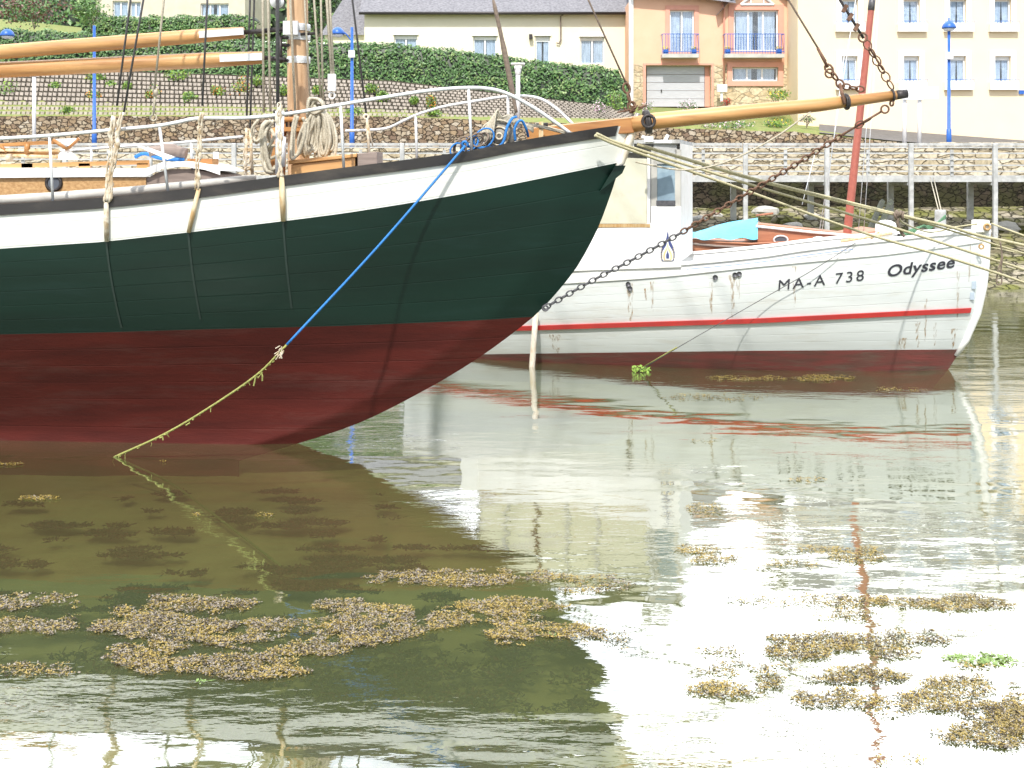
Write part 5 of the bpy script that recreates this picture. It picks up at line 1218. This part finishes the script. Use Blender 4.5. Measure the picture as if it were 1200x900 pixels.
# deck gear
m = MB(); m.tube([P(1060, 280, 19.5), P(1060, 272, 19.5)], .06, 8); m.tube([P(1052, 276, 19.5), P(1070, 276, 19.5)], .03, 8); m.build('bow_bollard', 'iron', wb)
m = MB(); m.lathe(P(1038, 268, 19.9), [(.0, -.16), (.1, -.15), (.14, -.08), (.15, 0), (.14, .08), (.1, .15), (0, .16)], 14, axis='x'); m.build('fender', 'whiteb', label='white fender lying on the fore deck of the white boat', cat='fender', org=P(1038, 268, 19.9))
m = MB()
for k in range(5): m.tube(smooth([P(1055 + k * 3, 276, 19.3), P(1070 + k * 3, 268 - k, 19.4), P(1090, 264 + k, 19.5), P(1108, 256 - k, 19.7)], 5), .012, 5)
m.build('green_line', mat('dull_green_rope', (.12, .25, .14), (.08, .18, .1), .9, 30), label='dull green line lying over the fore deck of the white boat', cat='rope', org=P(1070, 270, 19.4))
m = MB(); m.tube([P(985, 283, 19.6), P(1045, 273, 19.5)], .03, 6); m.tube([P(1020, 281, 19.6), P(1030, 272, 19.6)], .015, 5); m.tube([P(1000, 281, 19.6), P(1003, 288, 19.2)], .02, 5); m.build('boat_hook', 'stemw', label='pale wooden boat hook lying along the white bulwark', cat='boat hook', org=P(1000, 281, 19.6))
# thin dark line to the water
m = MB(); nb_ = lambda px: B.near(px, bcap).y - .12
m.tube(smooth([B.near(1003, bcap, 1, .05), P(950, 318, nb_(950)), P(880, 358, nb_(880)), P(800, 404, 18.55), Gd(747, 436) + Vector((0, 0, .0))], 8), .006, 5); 
m.tube([P(793, 407, 18.53), Gd(747, 434)], .010, 5, 1); m.build('thin_mooring_line', ['wire', 'ropeo'], label='thin dark line running from the white bulwark down into the water', cat='mooring line', org=P(900, 350, 18.8))
c = Gd(750, 436); m = MB()
for k in range(60): leafq(m, (c.x + random.uniform(-.12, .16), c.y + random.uniform(-.1, .1), .01 + random.uniform(0, .12) * (1 - abs(k % 7 - 3) / 4)), (0, -1, 1), .06, 0)
m.build('green_weed_tuft', ['leafy'], label='bright green weed tuft where the thin line meets the water', cat='seaweed', org=c)
# stake
m = MB(); c = Gd(623.5, 428); k_ = B.near(625, 1.0).y - .12; c = P(623.5, 430, k_); c.z = 0; tp_ = P(628, 366, c.y); m.tube([(c.x, c.y, -.5), c, lerp(c, tp_, .5), tp_], [.05, .05, .048, .045], 12); m.build('wooden_stake', 'stemp', label='pale wooden stake standing in the water before the white hull', cat='stake', org=c)

# ------------------------------------------------------------------ wooden yacht beyond
db = 22.3
t = thing('wooden_yacht', P(940, 300, db), 'small reddish wooden yacht with raked red mast beyond the white boat', 'sailing boat')
m = MB(); top = [(797, 281), (840, 285), (880, 287), (920, 285), (960, 281), (1010, 276), (1040, 270)]
n0 = [P(x, y, db - .3 + .25 * abs(x - 900) / 140) for x, y in top]; far = [Vector((p.x, db + 1.6, p.z)) for p in n0]; low = [Vector((lerp(p.x, P(900, 0, db).x, .15), p.y + .3, .1)) for p in n0]
m.grid([low, [p - Vector((0, 0, .18)) for p in n0], n0], sm=True); m.grid([n0, far], sm=False); m.grid([far, [Vector((p.x, p.y - .3, .1)) for p in far]]); m.build('hull', 'wbrown', t)
m = MB(); q = [p - Vector((0, .03, .05)) for p in n0]; m.tube(q, .025, 6); m.tube([p + Vector((0, -.01, .02)) for p in n0], .022, 6, 1); m.build('rubbing_strake', ['oldw', 'wbrown'], t)
cq = [P(887, 291, db), P(1007, 288, db), P(1008, 275, db), P(888, 262, db)]
m = MB(); m.add(cq + [p + Vector((0, 1.2, 0)) for p in cq], [(0, 1, 2, 3), (3, 2, 6, 7), (0, 3, 7, 4), (1, 5, 6, 2)]); cb = bevel(m.build('cabin', 'wbrown', t), .01)
m = MB(); m.tube([P(886, 265, db - .03), P(950, 272, db - .03), P(1009, 277, db - .03)], .03, 6); m.build('cabin_trim', 'whiteb', cb)
for px, y in ((915, 281), (959.5, 282.5)):
    c = P(px, y, db - .02); m = MB(); pts = [c + Vector((math.cos(a_) * .13, 0, math.sin(a_) * .075)) for a_ in [2 * math.pi * k / 20 for k in range(21)]]; m.tube(pts, .018, 6, cap=False); po = m.build('porthole', 'steel', cb)
    m = MB(); m.add([c + Vector((math.cos(a_) * .125, .003, math.sin(a_) * .07)) for a_ in [2 * math.pi * k / 20 for k in range(20)]], [tuple(range(20))]); m.build('pane', 'dark', po)
mp0, mp1 = P(993, 272, db + .3), P(1022, 0, db + .3); m = MB(); k = 1.35; m.tube([mp0 - Vector((0, 0, .5)), mp0, mp1, lerp(mp0, mp1, k)], [.08, .08, .06, .05], 12); mm_ = m.build('mast', 'redmast', t)
MB().tube([lerp(mp0, mp1, .955), lerp(mp0, mp1, 1.01)], [.066, .064], 12).build('mast_sleeve', 'galv', mm_)
m = MB(); MBm = m
for (x0, y0, x1, y1) in ((962, 282, 990, 60), (1012, 275, 1030, 0), (1006, 270, 1027, 0), (940, 240, 955, 180), (958, 286, 1012, -60)): m.tube([P(x0, y0, db), P(x1, y1, db + .3)], .007, 5)
m.build('rigging', 'steel', t)
m = MB(); m.tube([P(886, 252.5, db), P(906, 250, db)], .022, 6); m.build('tiller', 'wbrown', t)
# tarpaulin tent
rd = [P(800, 276, db + .2), P(820, 270, db + .2), P(850, 262, db + .2), P(888, 254, db + .2)]; fl = [P(799, 279, db - .25), P(822, 281, db - .28), P(856, 280, db - .28), P(888, 279.5, db - .25)]; fb = [p + Vector((0, 1.2, 0)) for p in fl]
rowsT = []
for u in range(7):
    f_ = u / 6; row_ = []
    for k in range(25):
        v = k / 24 * 3; i0 = min(2, int(v)); fr_ = v - i0
        if f_ <= .5: p = lerp(lerp(fl[i0], fl[i0 + 1], fr_), lerp(rd[i0], rd[i0 + 1], fr_), f_ * 2)
        else: p = lerp(lerp(rd[i0], rd[i0 + 1], fr_), lerp(fb[i0], fb[i0 + 1], fr_), f_ * 2 - 1)
        row_.append(p + Vector((0, 0, -.02 * math.sin(k * .9) * (1 if f_ != .5 else 0) - .03 * noise.noise(p * 3))))
    rowsT.append(row_)
m = MB(); m.grid(rowsT); m.add([rowsT[0][-1], rowsT[3][-1], rowsT[6][-1]], [(0, 1, 2)]); m.build('tarpaulin', 'tarp', label='light blue tarpaulin stretched over the cockpit of the wooden yacht', cat='tarpaulin', org=rd[1])
# piling and mossy beams near the bow
c = P(1102, 300, 24); m = MB(); m.tube([(c.x, 24, -.3), (c.x, 24, P(0, 248, 24).z), (c.x, 24, P(0, 246, 24).z)], [.11, .11, .10], 14); pl = thing('mooring_post', (c.x, 24, -.3), 'round blue grey mooring post behind the lettered bow', 'post'); m.build('shaft', 'pierp', pl)
m = MB(); m.tube([P(1100, 247, 24), P(1090, 208, 35.8)], .012, 5); m.tube([P(1103, 247, 24), P(1094, 208, 35.8)], .012, 5); m.build('post_line', 'rope', label='pair of thin lines from the mooring post up to the pier', cat='rope', org=P(1100, 247, 24))
t = thing('mossy_ladder', P(1015, 290, 27), 'dark mossy timber ladder leaning between the red mast and white bow', 'ladder')
for o_ in (0, 11): MB().tube([P(1009 + o_, 292, 27), P(1034 + o_ * .9, 236, 30)], .075, 4).build('rail', 'slipg', t)
m = MB()
for k in range(5): f_ = k / 5 + .1; m.tube([lerp(P(1009, 292, 27), P(1034, 236, 30), f_), lerp(P(1020, 292, 27), P(1044, 236, 30), f_)], .03, 5)
m.build('rung', 'slipg', t)

# ------------------------------------------------------------------ seaweed
def weed(name, ells, label, kinds=('w_gold', 'w_olive', 'w_glint', 'w_dark'), wts=(4, 3, 3, 1), z=.006, size=.019, lift=.5, kind='stuff', thr=-.40, cat='seaweed'):
    m = MB(); vs, fs, ms = m.v, m.f, m.m
    for (x0, x1, y0, y1, den) in ells:
        cx, cy, rx, ry = (x0 + x1) / 2, (y0 + y1) / 2, (x1 - x0) / 2, (y1 - y0) / 2
        dpt = H * F / (cy - HY); ar = math.pi * (rx / F * dpt) * (ry * H * F / (cy - HY) ** 2); n = int(ar * 5200 * den)
        for _ in range(n):
            r_ = math.sqrt(random.random()); a_ = random.uniform(0, 6.283); ux, uy = r_ * math.cos(a_), r_ * math.sin(a_)
            px, py = cx + ux * rx * 1.08, cy + uy * ry * 1.12; p = Gd(px, py, 0)
            nz = noise.noise(Vector((p.x * 2.2, p.y * 4.5, 1.3))) + .7 * noise.noise(Vector((p.x * 7, p.y * 14, 5)))
            if nz < thr + max(0, r_ - .5) * 1.3 + (1 - den) * .12: continue
            k = random.choices(range(len(kinds)), wts)[0]
            if noise.noise(Vector((p.x * 3, p.y * 5, 8))) > .18 and random.random() < .5: k = 0
            nb = random.randint(3, 5); h0 = random.uniform(0, .02) * lift
            for b_ in range(nb):
                az = random.uniform(0, 6.283); el = random.uniform(-.05, .95) * lift; l = size * random.uniform(.6, 1.35); w = l * random.uniform(.3, .5)
                if random.random() < .14: l *= 2.4; w *= .5; el *= .25
                dx, dy, dz = math.cos(az) * math.cos(el), math.sin(az) * math.cos(el), math.sin(el)
                sxx, syy = -math.sin(az) * w * .5, math.cos(az) * w * .5; tz = random.uniform(-.4, .4) * w
                bx0 = p.x + random.uniform(-.015, .015); by0 = p.y + random.uniform(-.015, .015); bz = z + h0
                o = len(vs); vs += [(bx0, by0, bz), (bx0 + dx * l * .6 + sxx, by0 + dy * l * .6 + syy, bz + dz * l * .6 + tz), (bx0 + dx * l, by0 + dy * l, bz + dz * l), (bx0 + dx * l * .6 - sxx, by0 + dy * l * .6 - syy, bz + dz * l * .6 - tz)]
                fs.append((o, o + 1, o + 2, o + 3)); ms.append(k if random.random() < .75 else random.randrange(len(kinds)))
    m.sm = [False] * len(fs)
    cc_ = Gd((ells[0][0] + ells[0][1]) / 2, (ells[0][2] + ells[0][3]) / 2)
    return m.build(name, list(kinds), label=label, cat=cat, kind=kind, org=cc_)
weed('floating_seaweed', [(-60, 112, 697, 716, .8), (140, 300, 699, 713, .9), (200, 310, 706, 722, .6), (-60, 150, 722, 748, .9), (90, 310, 722, 752, 1), (130, 215, 708, 730, .6), (350, 492, 704, 730, 1), (240, 420, 728, 772, 1), (380, 508, 726, 758, 1), (110, 225, 750, 780, .9), (160, 365, 768, 797, 1), (-40, 110, 778, 795, .45)], 'large raft of golden bladderwrack with sky glint painted grey, floating at lower left', wts=(2, 3, 6, 2))
weed('floating_seaweed', [(422, 620, 668, 688, 1.1), (560, 690, 666, 685, .7), (640, 765, 674, 696, .4)], 'long narrow bladderwrack raft floating below the bow reflection', wts=(2, 3, 6, 2))
weed('floating_seaweed', [(505, 665, 702, 722, 1), (494, 570, 714, 737, 1), (560, 702, 728, 758, 1), (560, 640, 716, 734, .6), (680, 740, 738, 756, .15)], 'golden bladderwrack raft at the edge of the dark hull reflection', wts=(6, 3, 3, 1))
weed('floating_seaweed', [(1015, 1210, 697, 716, .9), (860, 1030, 694, 716, .3), (950, 1040, 700, 730, .35)], 'thin bladderwrack strip at the right edge nearest the boats', wts=(3, 5, 1, 4), thr=-.28)
weed('floating_seaweed', [(875, 1000, 738, 772, .95), (985, 1130, 740, 774, .65), (815, 890, 754, 772, .4), (1090, 1160, 738, 756, .3)], 'dark brown bladderwrack raft in the bright sky reflection', wts=(2, 5, 1, 6), thr=-.28)
weed('floating_seaweed', [(940, 1062, 782, 806, .95), (820, 960, 776, 802, .5), (808, 922, 798, 824, 1), (910, 1065, 806, 829, .8)], 'broken bladderwrack raft at lower centre right', wts=(3, 5, 1, 5), thr=-.3)
weed('floating_seaweed', [(1055, 1230, 795, 846, .9), (1080, 1230, 840, 880, 1), (1140, 1230, 820, 860, .9)], 'broad golden bladderwrack raft at the lower right corner', wts=(4, 6, 1, 4), thr=-.4)
weed('floating_seaweed', [(828, 915, 440, 447, .35), (915, 1002, 440, 447, .35), (770, 905, 462, 470, .2), (1020, 1090, 454, 460, .15), (800, 850, 510, 520, .15), (925, 970, 560, 568, .2), (800, 850, 588, 604, .25), (792, 845, 638, 651, .5), (810, 868, 652, 662, .5), (935, 985, 640, 650, .3), (970, 1035, 640, 668, .45), (870, 960, 655, 668, .3)], 'scattered little bladderwrack tufts on the water before the white boat', wts=(6, 3, 0, 1))
weed('floating_seaweed', [(24, 70, 582, 588, .6), (-5, 26, 543, 546, .5), (185, 195, 540, 544, .5), (225, 235, 602, 606, .5), (1020, 1100, 886, 900, .1), (700, 740, 745, 770, .05), (300, 320, 602, 607, .4), (1110, 1160, 778, 784, .4), (1000, 1060, 833, 840, .25)], 'tiny loose bladderwrack sprigs drifting over the dark reflection', wts=(8, 1, 1, 0))
weed('green_algae', [(1095, 1210, 766, 780, .3), (205, 260, 796, 804, .8), (620, 665, 741, 745, 1)], 'bright green algae film drifting beside the bladderwrack', ('w_green',), (1,), .003, .03, .15)
sub = []
for _ in range(120):
    px = random.uniform(-60, 640); py = random.uniform(540, 700) if random.random() < .75 else random.uniform(775, 860)
    if py > 700: px = random.uniform(200, 760)
    w = random.uniform(25, 110) * (py / 640) ** 2; h = random.uniform(4, 10) * (py / 640) ** 2; sub.append((px - w / 2, px + w / 2, py - h / 2, py + h / 2, .9))
sub += [(640, 760, 690, 720, 1), (820, 1200, 745, 860, .2), (-60, 700, 695, 800, .35)]
weed('submerged_seaweed', [(a, b, c, d, e * .5) for a, b, c, d, e in sub], 'dark seaweed clumps lying under the water on the muddy bed', ('w_sub', 'w_subg', 'w_subr'), (5, 3, 2), -.33, .045, .5, thr=-.5)
